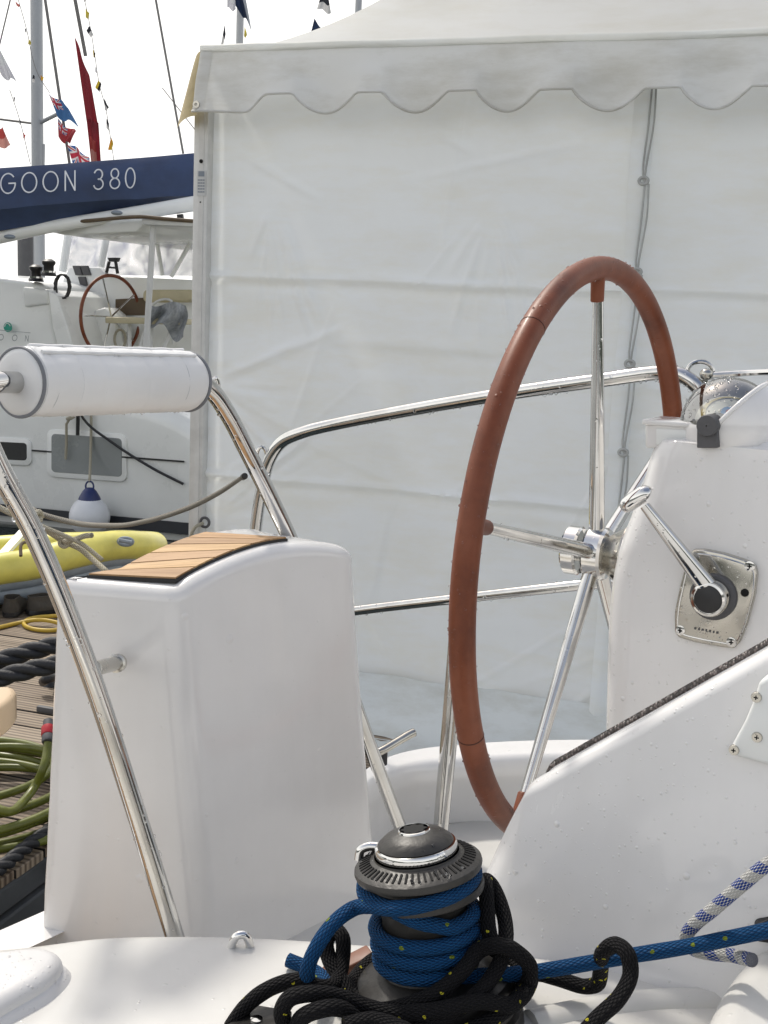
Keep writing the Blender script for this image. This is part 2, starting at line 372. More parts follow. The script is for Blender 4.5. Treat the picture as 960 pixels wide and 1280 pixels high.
def m_tent(name, col, trans=.35, dirt=.25, wr=1.0):
    m, n, L = mat(name); o = N(n, 'OutputMaterial')
    d = N(n, 'BsdfPrincipled', i_Roughness=.48); t = N(n, 'BsdfTranslucent'); mx = N(n, 'MixShader'); mx.inputs[0].default_value = trans
    L(d.outputs[0], mx.inputs[1]); L(t.outputs[0], mx.inputs[2]); L(mx.outputs[0], o.inputs[0])
    tc = N(n, 'TexCoord'); v = tc.outputs['Object']
    mp = N(n, 'Mapping'); mp.inputs['Scale'].default_value = (.8, .8, 2.6); L(v, mp.inputs['Vector'])
    n1 = N(n, 'TexNoise', i_Scale=3.2, i_Detail=9.0, i_Roughness=.68); L(mp.outputs[0], n1.inputs['Vector'])
    r = ramp(n, [(.34, tuple(c*(1-dirt) for c in (col[0], col[1]*.97, col[2]*.9))), (.56, col)]); L(n1.outputs[0], r.inputs[0])
    L(r.outputs[0], d.inputs['Base Color']); t.inputs['Color'].default_value = (col[0], col[1], col[2]*.98, 1)
    n2 = N(n, 'TexNoise', i_Scale=1.6, i_Detail=3.0, i_Distortion=1.2); L(v, n2.inputs['Vector'])
    ad = n2
    n6 = N(n, 'TexNoise', i_Scale=.9, i_Detail=5.0, i_Distortion=.8); L(v, n6.inputs['Vector']); r6 = ramp(n, [(.35, (.93, .935, .94)), (.65, (1, 1, 1))]); L(n6.outputs[0], r6.inputs[0])
    mm6 = N(n, 'Mix', data_type='RGBA', blend_type='MULTIPLY'); mm6.inputs[0].default_value = 1; L(r.outputs[0], mm6.inputs[6]); L(r6.outputs[0], mm6.inputs[7])
    L(mm6.outputs[2], d.inputs['Base Color'])
    #mm7 = N(n, 'Mix', data_type='RGBA'); mm7.inputs[7].default_value = (min(col[0]*1.1, .95), min(col[1]*1.1, .96), min(col[2]*1.1, .97), 1); L(cw_.outputs[0], mm7.inputs[0]); L(mm6.outputs[2], mm7.inputs[6]); L(mm7.outputs[2], d.inputs['Base Color'])
    n3 = N(n, 'TexNoise', i_Scale=11.0, i_Detail=4.0); L(v, n3.inputs['Vector']); a2 = N(n, 'Math', operation='MULTIPLY_ADD'); a2.inputs[1].default_value = .16; L(n3.outputs[0], a2.inputs[0]); L(ad.outputs[0], a2.inputs[2])
    bp = N(n, 'Bump', i_Strength=.3*wr, i_Distance=.03); L(a2.outputs[0], bp.inputs['Height']); L(bp.outputs[0], d.inputs['Normal'])
    return m
M['tent'] = m_tent('tent_pvc', (.90, .93, .955), .28, .04)
M['valance'] = m_tent('tent_valance_pvc', (.8, .8, .78), .3, .24, .8)
M['roof'] = m_tent('tent_roof_pvc', (.86, .87, .87), .62, .14, .6)
M['tentsun'] = m_tent('tent_sunglow_pvc', (.55, .45, .24), .45, .3)  # yellow of sun shining through the cloth, put into the colour
M['skirt'] = m_tent('tent_skirt_pvc', (.74, .77, .76), .1, .2)
def m_cover():
    m = simple('navy_canvas', (.042, .068, .15), .75, var=.18, scale=3, bump=.8, bscale=7); return m
M['navy'] = m_cover()
def m_clear():
    m, n, L = mat('clear_vinyl'); o = N(n, 'OutputMaterial'); t = N(n, 'BsdfTransparent'); g = N(n, 'BsdfPrincipled', i_Roughness=.25); mx = N(n, 'MixShader')
    nz = N(n, 'TexNoise', i_Scale=3.0, i_Detail=6.0, i_Distortion=1.5); r = ramp(n, [(.3, (.35, .35, .35)), (.62, (.9, .9, .9))])
    tc = N(n, 'TexCoord'); L(tc.outputs['Object'], nz.inputs['Vector']); L(nz.outputs[0], r.inputs[0]); L(r.outputs[0], mx.inputs[0])
    c = ramp(n, [(.35, (.62, .52, .52)), (.5, (.72, .72, .75)), (.65, (.55, .55, .66))]); L(nz.outputs[0], c.inputs[0]); L(c.outputs[0], g.inputs['Base Color'])
    L(t.outputs[0], mx.inputs[1]); L(g.outputs[0], mx.inputs[2]); L(mx.outputs[0], o.inputs[0]); return m
M['clear'] = m_clear()
def m_nonskid(name, c1, c2, rough=.6):
    m, n, L = mat(name); b = N(n, 'BsdfPrincipled', i_Roughness=rough); o = N(n, 'OutputMaterial'); L(b.outputs[0], o.inputs[0])
    tc = N(n, 'TexCoord'); vo = N(n, 'TexVoronoi', i_Scale=260.0); L(tc.outputs['Object'], vo.inputs['Vector'])
    r = ramp(n, [(.15, c2), (.55, c1)]); L(vo.outputs['Distance'], r.inputs[0]); L(r.outputs[0], b.inputs['Base Color'])
    bp = N(n, 'Bump', i_Strength=1.0, i_Distance=.003); L(vo.outputs['Distance'], bp.inputs['Height']); bp.invert = True; L(bp.outputs[0], b.inputs['Normal']); b.inputs['Coat Weight'].default_value = .5; return m
M['strip'] = m_nonskid('dark_wet_grip', (.028, .02, .017), (.2, .16, .15), .4)
M['pad'] = gelcoat('white_wet_grip', (.64, .63, .62), rough=.35, drops=(230, .5, .4), big=(130, .2))
def m_water():
    m, n, L = mat('harbour_water'); b = N(n, 'BsdfPrincipled', i_Roughness=.06); o = N(n, 'OutputMaterial'); L(b.outputs[0], o.inputs[0])
    tc = N(n, 'TexCoord'); nz = N(n, 'TexNoise', i_Scale=1.6, i_Detail=5.0, i_Distortion=.4); L(tc.outputs['Object'], nz.inputs['Vector'])
    r = ramp(n, [(.3, (.012, .018, .018)), (.7, (.022, .03, .028))]); L(nz.outputs[0], r.inputs[0]); L(r.outputs[0], b.inputs['Base Color'])
    bp = N(n, 'Bump', i_Strength=.35, i_Distance=.12); L(nz.outputs[0], bp.inputs['Height']); L(bp.outputs[0], b.inputs['Normal']); return m
M['water'] = m_water()
M['rblue'] = rope_mat('blue_braid', (.008, .08, .22), (.002, .02, .068), fleckcol=(.22, .28, .03), flscale=1.0, flth=.975)
M['rblack'] = rope_mat('black_braid', (.009, .0085, .010), (.0015, .0015, .002), fleckcol=(.5, .45, .03), flscale=1.5, flth=.972)
M['rtrace'] = rope_mat('white_blue_braid', (.68, .68, .66), (.42, .42, .42), stripe=(.03, (.02, .06, .3)))
M['rwhite'] = rope_mat('cream_braid', (.5, .47, .38), (.24, .21, .15), strands=4, pitch=.06)
M['cord'] = simple('pale_cord', (.46, .47, .46), .7)
M['rgrey'] = rope_mat('grey_braid', (.33, .31, .27), (.14, .13, .11), strands=4, pitch=.04)
def m_laid(name, col, dark, pitch):
    m, n, L = mat(name); b = N(n, 'BsdfPrincipled', i_Roughness=.7); o = N(n, 'OutputMaterial'); L(b.outputs[0], o.inputs[0])
    uv = N(n, 'UVMap'); sx = N(n, 'SeparateXYZ'); L(uv.outputs[0], sx.inputs[0])
    a = N(n, 'Math', operation='MULTIPLY'); a.inputs[1].default_value = 2*PI*3; L(sx.outputs[0], a.inputs[0])
    c = N(n, 'Math', operation='MULTIPLY_ADD'); c.inputs[1].default_value = -2*PI/pitch; L(sx.outputs[1], c.inputs[0]); L(a.outputs[0], c.inputs[2])
    s = N(n, 'Math', operation='SINE'); L(c.outputs[0], s.inputs[0]); mr = N(n, 'MapRange', i_From_Min=-1.0, i_From_Max=1.0); L(s.outputs[0], mr.inputs[0])
    r = ramp(n, [(.0, dark), (.5, col)]); L(mr.outputs[0], r.inputs[0]); L(r.outputs[0], b.inputs['Base Color'])
    bp = N(n, 'Bump', i_Strength=1.0, i_Distance=.012); L(mr.outputs[0], bp.inputs['Height']); L(bp.outputs[0], b.inputs['Normal']); return m
M['laid'] = simple('black_laid_rope', (.022, .023, .027), .6, var=.2, scale=60, bump=.5, bscale=120)

# ------------------------------------------------------------------ sky, sun, water
SUN_AZ, SUN_EL = -32, 52          # degrees: azimuth from view direction (+Y), clockwise positive
w = bpy.data.worlds.new('World'); scene.world = w; w.use_nodes = True
wn = w.node_tree.nodes; wn.clear(); WL = w.node_tree.links.new
sky = N(wn, 'TexSky', sky_type='NISHITA', sun_disc=False, sun_elevation=math.radians(SUN_EL), sun_rotation=math.radians(SUN_AZ), air_density=1.0, dust_density=4.0)
bg = N(wn, 'Background', i_Strength=.15); wo = N(wn, 'OutputWorld')
tc = N(wn, 'TexCoord'); sx = N(wn, 'SeparateXYZ'); WL(tc.outputs['Generated'], sx.inputs[0])
dt = N(wn, 'VectorMath', operation='DOT_PRODUCT'); WL(tc.outputs['Generated'], dt.inputs[0])
dt.inputs[1].default_value = (math.sin(math.radians(SUN_AZ)), math.cos(math.radians(SUN_AZ)), 0)
el_ = N(wn, 'Math', operation='MULTIPLY_ADD'); el_.inputs[1].default_value = -1.2; el_.inputs[2].default_value = 1.1; WL(sx.outputs[2], el_.inputs[0])
hf = N(wn, 'Math', operation='MULTIPLY_ADD', use_clamp=True); hf.inputs[1].default_value = .32; WL(dt.outputs['Value'], hf.inputs[0]); WL(el_.outputs[0], hf.inputs[2])
hz = ramp(wn, [(0.0, (.06, .06, .06)), (.75, (1, 1, 1))]); WL(hf.outputs[0], hz.inputs[0])
mx = N(wn, 'Mix', data_type='RGBA'); mx.inputs[7].default_value = (9.4, 9.3, 9.05, 1); WL(hz.outputs[0], mx.inputs[0]); WL(sky.outputs[0], mx.inputs[6])
WL(mx.outputs[2], bg.inputs[0]); WL(bg.outputs[0], wo.inputs[0])
sl = bpy.data.lights.new('sun', 'SUN'); sl.energy = 2.7; sl.angle = math.radians(4); sl.color = (1, .95, .86)
so = bpy.data.objects.new('sun', sl); COL.objects.link(so)
az, el = math.radians(SUN_AZ), math.radians(SUN_EL)
sd = V((math.sin(az)*math.cos(el), math.cos(az)*math.cos(el), math.sin(el)))
so.rotation_euler = sd.to_track_quat('Z', 'Y').to_euler(); so.location = (0, 0, 20)
scene.view_settings.view_transform = 'Standard'; scene.view_settings.look = 'None'; scene.view_settings.exposure = 0

g = MB().sheet(lambda u, v: V((-1500 + 3000*u, -1500 + 3000*v, 0)), 8, 8).build('water', M['water']); g['kind'] = 'structure'

M['reflection_bank'] = simple('reflection_darkener', (.05, .062, .05), .9, var=.3, scale=.05)  # unseen dark bank added round behind the camera to darken reflections in steel
def reflection_bank(u, v):
    a = math.radians(70 + 230*u); r = 90 + 12*noise.noise(V((u*9, 0, 1)))
    h = (9 + 5*noise.noise(V((u*14, 2, 0))) + 2.5*noise.noise(V((u*60, 5, 0)))) * min(1, u*9, (1-u)*9)
    return V((math.sin(a)*(r + v*14), math.cos(a)*(r + v*14), -.2 + h*v**.6))
g = MB().sheet(reflection_bank, 160, 6).build('unseen_reflection_hills', M['reflection_bank'], None, 80); g['kind'] = 'structure'

# ------------------------------------------------------------------ pontoon
PZ = .45
E0 = on_z(30, 1080, PZ)                       # a point on the finger pontoon's edge
rt = thing('floating_pontoon', E0, 'weathered grooved timber pontoon running behind the yacht stern', 'pontoon')
def planks(mb, o, la, lb, wa, wb):
    k = math.floor((o + TW*wa).dot(TW) / .146)
    w0 = k*.146 - o.dot(TW)
    while w0 < wb:
        z = random.uniform(-.003, .003)
        c = o + TW*(w0 + .073) + TA*((la+lb)/2); c.z = PZ - .015 + z
        mb.box(c, TA*((lb-la)/2), TW*.069, UP*.015, .003, 1)
        w0 += .146
T0 = at(252, 400, 5.0); T0.z = 0                # tent corner post foot (plan)
wt = (T0 - E0).dot(TW)
mb = MB(); planks(mb, V((E0.x, E0.y, 0)), -3.6, 0, -4, wt + 2.25)
planks(mb, V((E0.x, E0.y, 0)), .004, 8.5, wt - .55, wt + 5.6)
mb.build('decking', M['deck'], rt, 30)
mb = MB()
e = V((E0.x, E0.y, 0))
for z0, z1, off in ((.34, .418, .0), (.22, .33, .012), (.08, .2, -.02), (-.3, .07, -.06)):
    c = e + TA*(off - .06) + TW*((wt - .55 - 4)/2); c.z = (z0+z1)/2
    mb.box(c, TA*.06, TW*((wt - .55 + 4)/2), UP*((z1-z0)/2), .006, 1)
    c = e + TW*(wt - .55 + .06 - off) + TA*4.25; c.z = (z0+z1)/2
    mb.box(c, TA*4.2, TW*.06, UP*((z1-z0)/2), .006, 1)
mb.build('fascia_board', M['fascia'], rt, 30)
for k in range(7):
    c = e + TA*.028 + TW*(-1.5 + k*.62); c.z = .25
    MB().box(c, TA*.016, TW*.012, UP*.12, .004, 1).build('fascia_joint', M['dgrey'], rt)

# ------------------------------------------------------------------ marquee
tent = thing('marquee_tent', (T0.x, T0.y, PZ), 'large white event marquee with scalloped valance on the quay', 'tent')
nT = -TW
def wall_pt(s, z, out=0.0): return V((T0.x, T0.y, 0)) + TA*s + nT*out + UP*z
P0 = V((T0.x, T0.y, 0))
def s_of(px, py, out=0.0):
    p = on_plane(px, py, P0 + nT*out, TW); return (p - P0).dot(TA), p.z
EZ = s_of(258, 62, .1)[1]                        # eave height
TL = 5.0
sd1 = s_of(815, 115)[0]                          # door seam
seams = [s_of(600, 356)[1], s_of(600, 622)[1]]
WS, WZ0, WZ1, RES = TL, PZ, EZ + .1, .0085
nS, nZ = int(WS/RES) + 2, int((WZ1-WZ0)/RES) + 2
gs, gz_ = np.meshgrid(np.arange(nS)*RES, WZ0 + np.arange(nZ)*RES, indexing='ij')
def coarse(f, st):
    a, b = int(WS/st) + 3, int((WZ1-WZ0)/st) + 3
    C = np.array([[f(i*st, WZ0 + j*st) for j in range(b)] for i in range(a)])
    x, y = gs/st, (gz_-WZ0)/st; i0, j0 = x.astype(int), y.astype(int); fx_, fy_ = x-i0, y-j0
    fx_ = fx_*fx_*(3-2*fx_); fy_ = fy_*fy_*(3-2*fy_)
    return C[i0, j0]*(1-fx_)*(1-fy_) + C[i0+1, j0]*fx_*(1-fy_) + C[i0, j0+1]*(1-fx_)*fy_ + C[i0+1, j0+1]*fx_*fy_
HW = coarse(lambda a, b: .034*noise.fractal(V((a*1.1, b*1.1, 3.1)), 1.1, 2.0, 3) + .004*noise.noise(V((a*5, b*5, 8))), .07)
jit = coarse(lambda a, b: noise.noise(V((a*2.2, b*2.2, 6))), .09)
for zs in seams:
    HW += .020*np.exp(-((gz_-zs+.02*jit)/.012)**2) - .008*np.exp(-((gz_-zs+.02*jit+.03)/.02)**2)
rs = random.Random(11)
def crease(a, b, ang, L_, wd, am, kind):
    c_, s_ = math.cos(ang), math.sin(ang)
    u = (gs-a)*c_ + (gz_-b)*s_; d = -(gs-a)*s_ + (gz_-b)*c_ + .03*jit
    k = np.clip(np.minimum(u, L_-u)/(L_*.3), 0, 1); k = k*k*(3-2*k)
    return am*k*(np.exp(-(d/wd)**2) if kind else np.tanh(d/wd)*np.exp(-(d/(wd*5))**2)*.8)
for _ in range(80):                                   # fold lines from being packed and stretched
    ang = rs.choice((rs.gauss(.85, .22), rs.gauss(.85, .22), rs.gauss(-.7, .3), rs.gauss(1.35, .2), rs.gauss(.12, .1)))
    HW += crease(rs.uniform(-.3, 4.8), rs.uniform(WZ0-.2, WZ1-.2), ang, rs.uniform(.18, 1.0), rs.uniform(.007, .015), rs.uniform(.004, .009)*rs.choice((1, 1, -1)), rs.random() < .5)
for a0, b0, lo_, hi_, n_ in ((.03, .62, -.5, 1.2, 9), (.03, 1.75, -.9, .6, 7), (.05, 1.2, -.5, .9, 6), (2.05, 1.0, 2.0, 4.0, 8), (2.05, 1.8, 2.2, 3.8, 6), (.3, 2.5, -2.0, -.9, 6), (1.2, 2.5, -2.2, -1.0, 6)):
    for _ in range(n_):                               # tension folds fanning out from the fixings
        an = rs.uniform(lo_, hi_); HW += crease(a0 + .03*math.cos(an), b0 + .03*math.sin(an), an, rs.uniform(.2, .75), rs.uniform(.009, .018), rs.uniform(.006, .012), True)
def wrinkle(s, z):
    x = min(max(s/RES, 0), nS-2.001); y = min(max((z-WZ0)/RES, 0), nZ-2.001); i = int(x); j = int(y); a = x-i; b = y-j
    return float(HW[i, j]*(1-a)*(1-b) + HW[i+1, j]*a*(1-b) + HW[i, j+1]*(1-a)*b + HW[i+1, j+1]*a*b)
WB = PZ + .02
ZB = s_of(600, 890)[1]
tent_h = EZ - .015
mb = MB().sheet(lambda u, v: (lambda s, z: wall_pt(s, z, wrinkle(s, z)))(.03 + (sd1-.08)*u, WB + (tent_h-WB)*v), 240, 240)
mb.build('wall_panel', M['tent'], tent, 80)
mb = MB().sheet(lambda u, v: (lambda s, z: wall_pt(s, z, wrinkle(s, z)*.8))(sd1 - .045 + (TL-sd1+.015)*u, WB + (tent_h-WB)*v), 240, 220)
mb.build('wall_panel', M['tent'], tent, 80)
# side wall facing the finger pontoon
mb = MB().sheet(lambda u, v: P0 + TW*(.05 + 4.9*u) + TA*(.03 + .01*math.sin(u*40)) + UP*(WB + (tent_h-WB)*v), 40, 20); mb.build('side_wall', M['tent'], tent, 80)
mb = MB().sheet(lambda u, v: P0 + TA*TL*u + TW*(TL - .02) + UP*(WB + (tent_h-WB)*v), 10, 10); mb.build('rear_wall', M['tent'], tent, 80)
mb = MB().sheet(lambda u, v: P0 + TA*(TL-.03) + TW*(.05 + 4.9*u) + UP*(WB + (tent_h-WB)*v), 10, 10); mb.build('side_wall', M['tent'], tent, 80)
# mud skirt along the foot
mb = MB().sheet(lambda u, v: wall_pt(.05 + 4.9*u, PZ + .005 + .17*max(0, 1-v*1.8)**1.5 + .01*noise.noise(V((u*30, v*3, 0))), .02 + .42*v + .03*noise.noise(V((u*22, v*2, 5)))), 120, 12)
mb.build('ground_skirt', M['skirt'], tent, 80)
# overlapping door flap with its lacing: two ropes run up the seam
mb = MB().sheet(lambda u, v: wall_pt(sd1 - .055 + .07*u + .012*noise.noise(V((v*5, u, 2))), WB + (tent_h-WB)*v, .03 + .012*math.sin(u*PI) + wrinkle(sd1, WB + (tent_h-WB)*v)*.8), 6, 80)
mb.build('door_flap', M['tent'], tent, 80)
zn_ = s_of(815, 114, .05)[1]
kz = [s_of(x, y, .05)[1] for x, y in ((807, 226), (800, 340), (793, 455), (785, 566), (779, 670), (774, 760))]
kz = [zn_ + .03] + kz
for a_, b_ in zip(kz, kz[1:]):
    for k in (0, 1):
        o_ = -.007 if k else .007
        MB().tube(catmull([wall_pt(sd1 + o_ + .012, a_ - .01, .05), wall_pt(sd1 + o_*1.3 + .012, (a_*.6+b_*.4), .052), wall_pt(sd1 + o_*.5, b_ + .015, .05), wall_pt(sd1 + .006, b_ - .004, .05)], 5), .0036, 8).build('lacing_cord', M['cord'], tent)
    MB().tube([wall_pt(sd1 + .016*math.cos(t*PI/7), b_ + .012*math.sin(t*PI/7), .052) for t in range(14)], .006, 8, True).build('lacing_loop', M['cord'], tent)
# corner post
mb = MB(); mb.box(wall_pt(.008, (PZ+EZ)/2 - .02, .01), TA*.032, TW*.037, UP*((EZ-PZ)/2 - .03), .006, 2); mb.box(wall_pt(.012, (PZ+EZ)/2 - .02, .047), TA*.012, TW*.003, UP*((EZ-PZ)/2 - .05), .001, 1)
post = mb.build('corner_post', M['alu'], tent)
for px, py, r in ((253, 202, .008), (252, 253, .003)):
    s, z = s_of(px, py, .04); MB().lathe([(r, 0), (r, .003), (0, .003)], wall_pt(s, z, .0495), nT, 14).build('bolt_hole', M['hole'], post)
s, z = s_of(252, 229, .05)
mb = MB(); mb.box(wall_pt(s, z, .0515), TA*.019, TW*.0008, UP*.049)
mb.cur = 1
mb.box(wall_pt(s, z+.036, .0532), TA*.013, TW*.0006, UP*.010)
for i in range(5):
    for j in (-1, 0, 1): mb.box(wall_pt(s + j*.0105, z + .012 - i*.0115, .0532), TA*.0042, TW*.0006, UP*.0022)
mb.build('sticker', [M['aluwhite'], M['greypvc']], post, 0)
for px, s2 in ((600, 1), (900, 2)):
    pass
mb = MB()
for s in (TL,): mb.box(wall_pt(s, (PZ+EZ)/2, .01), TA*.035, TW*.035, UP*((EZ-PZ)/2 - .03), .006, 2)
mb.build('corner_post', M['alu'], tent)
# lacing eyelet and tie at the lower left of the wall
s, z = s_of(252, 652, .04)
c = wall_pt(s + .02, z, .05)
mb = MB().tube([c + (TA*math.cos(i*PI/10) + UP*math.sin(i*PI/10))*.02 for i in range(20)], .006, 8, True); mb.build('eyelet', M['dgrey'], tent)
MB().tube(catmull([c + nT*.01, c + nT*.03 - TA*.03 - UP*.02, c + nT*.02 - TA*.06 - UP*.1, c + nT*.01 - TA*.06 - UP*.25], 6), .007, 8).build('tie_cord', M['rwhite'], tent)
# valance
notch_px = [(342, 117), (374, 117), (452, 118), (485, 118), (564, 117), (600, 117), (677, 115), (719, 115), (808, 114), (853, 113), (940, 112), (990, 112)]
ns = [s_of(x, y, .11)[0] for x, y in notch_px]
per = (ns[9] - ns[3]) / 3
while ns[-1] < TL: ns += [ns[-1] + per - (ns[9]-ns[8]), ns[-1] + per]
zn = s_of(480, 118, .11)[1]; zb_ = s_of(420, 142, .11)[1]; dip = zn - zb_
def scallop(s):
    if s < ns[0]:
        a = s_of(310, 137, .11)[0]
        if s < a: return dip*.93
        t = (s - a) / (ns[0] - a); return dip*.93*(.5 + .5*math.cos(PI*t))
    for i in range(0, len(ns)-1):
        if ns[i] <= s < ns[i+1]:
            if i % 2 == 0: return 0
            t = (s - ns[i]) / (ns[i+1]-ns[i]); return dip*1.06*(math.sin(PI*t)**.75) if t < .5 else dip*1.06*(math.sin(PI*t)**1.0)
    return 0
vh = EZ - zn
S0 = s_of(248, 100, .12)[0]
def val_pt(u, v):
    s = S0 + (TL + .12)*u
    h = (vh + scallop(s))*v
    o = .105 + .05*v + .014*noise.noise(V((s*2.2, v, 3))) + .012*math.sin(s*2*PI/per + .6)*v + .008*noise.noise(V((s*6, v*3, 9)))
    return wall_pt(s, EZ - h + .012*noise.noise(V((s*1.5, 0, 1)))*(1-v), o)
mb = MB().sheet(val_pt, 420, 14); vmesh = mb.build('valance', M['valance'], tent, 80)
mb = MB().tube([val_pt(i/400, 1.0) + nT*.002 for i in range(401)], .005, 6); mb.build('valance_hem', M['valance'], vmesh)
# vertical hem band at the left end with eyelets
mb = MB().sheet(lambda u, v: val_pt(.0005 + .0095*u, v) + nT*.004, 4, 14); mb.build('hem_band', M['valance'], vmesh, 60)
c = val_pt(.004, .9) + nT*.008; mb = MB().lathe([(.006, 0), (.014, 0), (.014, .004), (.006, .004)], c, nT, 14); mb.build('eyelet', M['steel_b'], vmesh)
# adjoining side valance flaring out left, sun showing through put into its yellow
def flap(u, v):
    return wall_pt(S0 + .004 - (.098 + .05*v**.8) * (u**.6), EZ - .03*u - (vh + dip*.95 + .01)*v, .09 + .05*v - .12*u)
mb = MB().sheet(flap, 14, 10); mb.build('side_valance', M['tentsun'], tent, 80)
# roof: tensioned pyramid with concave slopes
def frise(t): return .80*t**1.6
def roof(u, v, A_, B_):
    # u along the eave, v toward the peak
    t = v*TL/2
    p = A_ + (B_-A_)*u
    c = P0 + TA*TL/2 + TW*TL/2
    q = p + (c - p)*v
    z = EZ + frise(t) - .05*math.sin(u*PI)*math.sin(v*PI) + .012*noise.noise(V((q.x*2.5, q.y*2.5, 2)))*(1-v)
    return V((q.x, q.y, z))
o_ = .11
cor = [P0 + TA*(S0 + .01) - TW*o_, P0 + TA*(TL+.08) - TW*o_, P0 + TA*(TL+.08) + TW*(TL+o_), P0 + TA*(S0 + .01) + TW*(TL+o_)]
for i in range(4):
    MB().sheet(lambda u, v: roof(u, v, cor[i], cor[(i+1) % 4]), 50, 40).build('roof_panel', M['roof'], tent, 80)
mb = MB().tube([val_pt(i/200, 0) + UP*.004 + nT*(-.004) for i in range(201)], .016, 10); mb.build('eave_roll', M['roof'], tent)

# ------------------------------------------------------------------ beads of rain clinging to things
def beads(pts, name='water_drops', parent=None, lo=.0012, hi=.0035):
    mb = MB()
    for p in pts:
        r = lo + (hi-lo)*random.random()**2
        mb.ball(p, (r, r, r*random.uniform(.8, 1.3)), u=7, v=5)
    o = mb.build(name, M['bead'], parent, 180); o['kind'] = 'stuff'; return o
def tube_beads(path, r, n, under=.6):
    out = []
    for _ in range(n):
        i = random.randrange(len(path)-1); t = random.random(); p = path[i].lerp(path[i+1], t); d = (path[i+1]-path[i]).normalized()
        a = d.cross(UP); 
        if a.length < .2: a = d.cross(V((0, 1, 0)))
        a.normalize(); b = a.cross(d).normalized()
        if b.z < 0: b = -b
        th = random.uniform(-.35, .35) - PI/2 if random.random() < under else random.uniform(0, 2*PI)
        out.append(p + (a*math.cos(th) + b*math.sin(th))*r)
    return out

# ------------------------------------------------------------------ yacht mouldings
LZ = CAMZ - .70                                   # level of the winch ledge
yacht = thing('sailing_yacht', (0, 1.2, 0), 'white sailing yacht seen across its rain wet cockpit, winch ledge in front', 'sailing yacht')
# winch ledge: crowned top rolling over at its far edge
edge_px = [(-700, 1260), (-300, 1215), (0, 1196), (120, 1182), (260, 1180), (360, 1184), (440, 1190), (540, 1196), (700, 1210), (960, 1240), (1300, 1290)]
ep = [on_z(x, y, LZ) for x, y in edge_px]; ep = [p + V((0, .07, 0)) for p in catmull(ep, 8)]
def ledge_rings():
    rings = []
    for p in ep:
        col = []
        for i in range(14):
            t = i/13; y = -1.6 + (p.y - .06 + 1.6)*t
            q = V((p.x, y, LZ - .012*(1-min(1, max(0, (y-.3)/.7)))*0 - .006*math.cos(PI*min(1, max(0, (p.y-y)/.5)))))
            col.append(q)
        for i in range(1, 9):
            a = i/8*PI/2; col.append(V((p.x, p.y - .06 + .06*math.sin(a), LZ - .006 - .06*(1-math.cos(a)))))
        col.append(V((p.x, p.y + .01, LZ - .5)))
        rings.append(col)
    return rings
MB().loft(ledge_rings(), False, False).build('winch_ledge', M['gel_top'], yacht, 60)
# faint moulded ridge crossing the ledge on the right
rp = catmull([on_z(665, 1268, LZ+.004), on_z(740, 1252, LZ+.004), on_z(820, 1242, LZ+.004), on_z(900, 1240, LZ+.004)], 6)
MB().tube([p - UP*.016 for p in rp], .019, 12).build('ledge_ridge', M['gel_top'], yacht, 60)
def rounded_pad(poly_px, z, th, r, name, m, top=None, n=5):
    P = [on_z(x, y, z) for x, y in poly_px]; P = catmull(P, n, True)
    c = sum(P, V())/len(P); rings = []
    def inset(d, dz):
        out = []
        for i, p in enumerate(P):
            t = (P[(i+1) % len(P)] - P[i-1]).normalized(); nn = V((t.y, -t.x, 0))
            if nn.dot(c - p) < 0: nn = -nn
            q = p + nn*d; q.z = z + dz; out.append(q)
        return out
    rings.append(inset(-.012, -th)); rings.append(inset(-.004, -th + .01)); rings.append(inset(0, -th*.5))
    for i in range(0, 7):
        a = i/6*PI/2; rings.append(inset(r*(1-math.cos(a)), -r + r*math.sin(a)))
    last = rings[-1]
    for k in (.7, .4, .05): rings.append([c.lerp(q, k) + UP*(z - c.z)*0 for q in last])
    return MB().loft(rings, True, True).build(name, m, yacht, 60)
rounded_pad([(-260, 1225), (-120, 1195), (0, 1183), (52, 1179), (78, 1190), (66, 1214), (0, 1254), (-120, 1330), (-300, 1360)], LZ + .022, .03, .015, 'grip_pad', M['pad'])
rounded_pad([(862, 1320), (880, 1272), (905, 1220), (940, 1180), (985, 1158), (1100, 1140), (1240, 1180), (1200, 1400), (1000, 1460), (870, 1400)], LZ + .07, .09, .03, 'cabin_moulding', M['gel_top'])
# sheltering wing of the coaming, right: built along the boat's axis
wb0 = on_z(650, 1167, LZ)
st = [((556, 1172), 0), ((580, 1130), 0), ((604, 1090), .2), ((630, 1034), .5), ((647, 1001), .8), ((657, 984), 1), ((678, 971), 1), ((760, 925), 1), ((850, 874), 1), ((945, 820), 1), ((1040, 764), 1), ((1180, 690), 1), ((1330, 625), 1), ((1400, 640), 1), ((1425, 760), .8), ((1432, 1150), .1)]
rings = []
wallN = -BP
for (px, py), fz in st:
    t = on_plane(px, py, wb0 + BP*.035, BP)
    s = (t - wb0).dot(BA); b = wb0 + BA*s; b.z = LZ - .03
    H = max(t.z - b.z, .002); lean = (t - b); lean.z = 0
    prof = []
    for i in range(9):
        k = i/8; prof.append(b + lean*(k**1.6) + UP*(H - .018)*k - BP*.02*(1-min(1, k*6))**2)
    for i in range(1, 7):
        a = i/6*PI/2; prof.append(t + BP*.022*(1-math.cos(a)) + UP*(-.018 + .018*math.sin(a)))
    prof.append(t + BP*.03 + UP*(-.001))
    prof.append(t + BP*.034 - UP*.006); prof.append(t + BP*.074 + UP*(-.004))
    prof.append(t + BP*.078 + UP*.004); prof.append(t + BP*.09 + UP*.002); prof.append(t + BP*.1 - UP*.012)
    prof.append(V((b.x, b.y, LZ - .5)) + BP*.12)
    rings.append(prof)
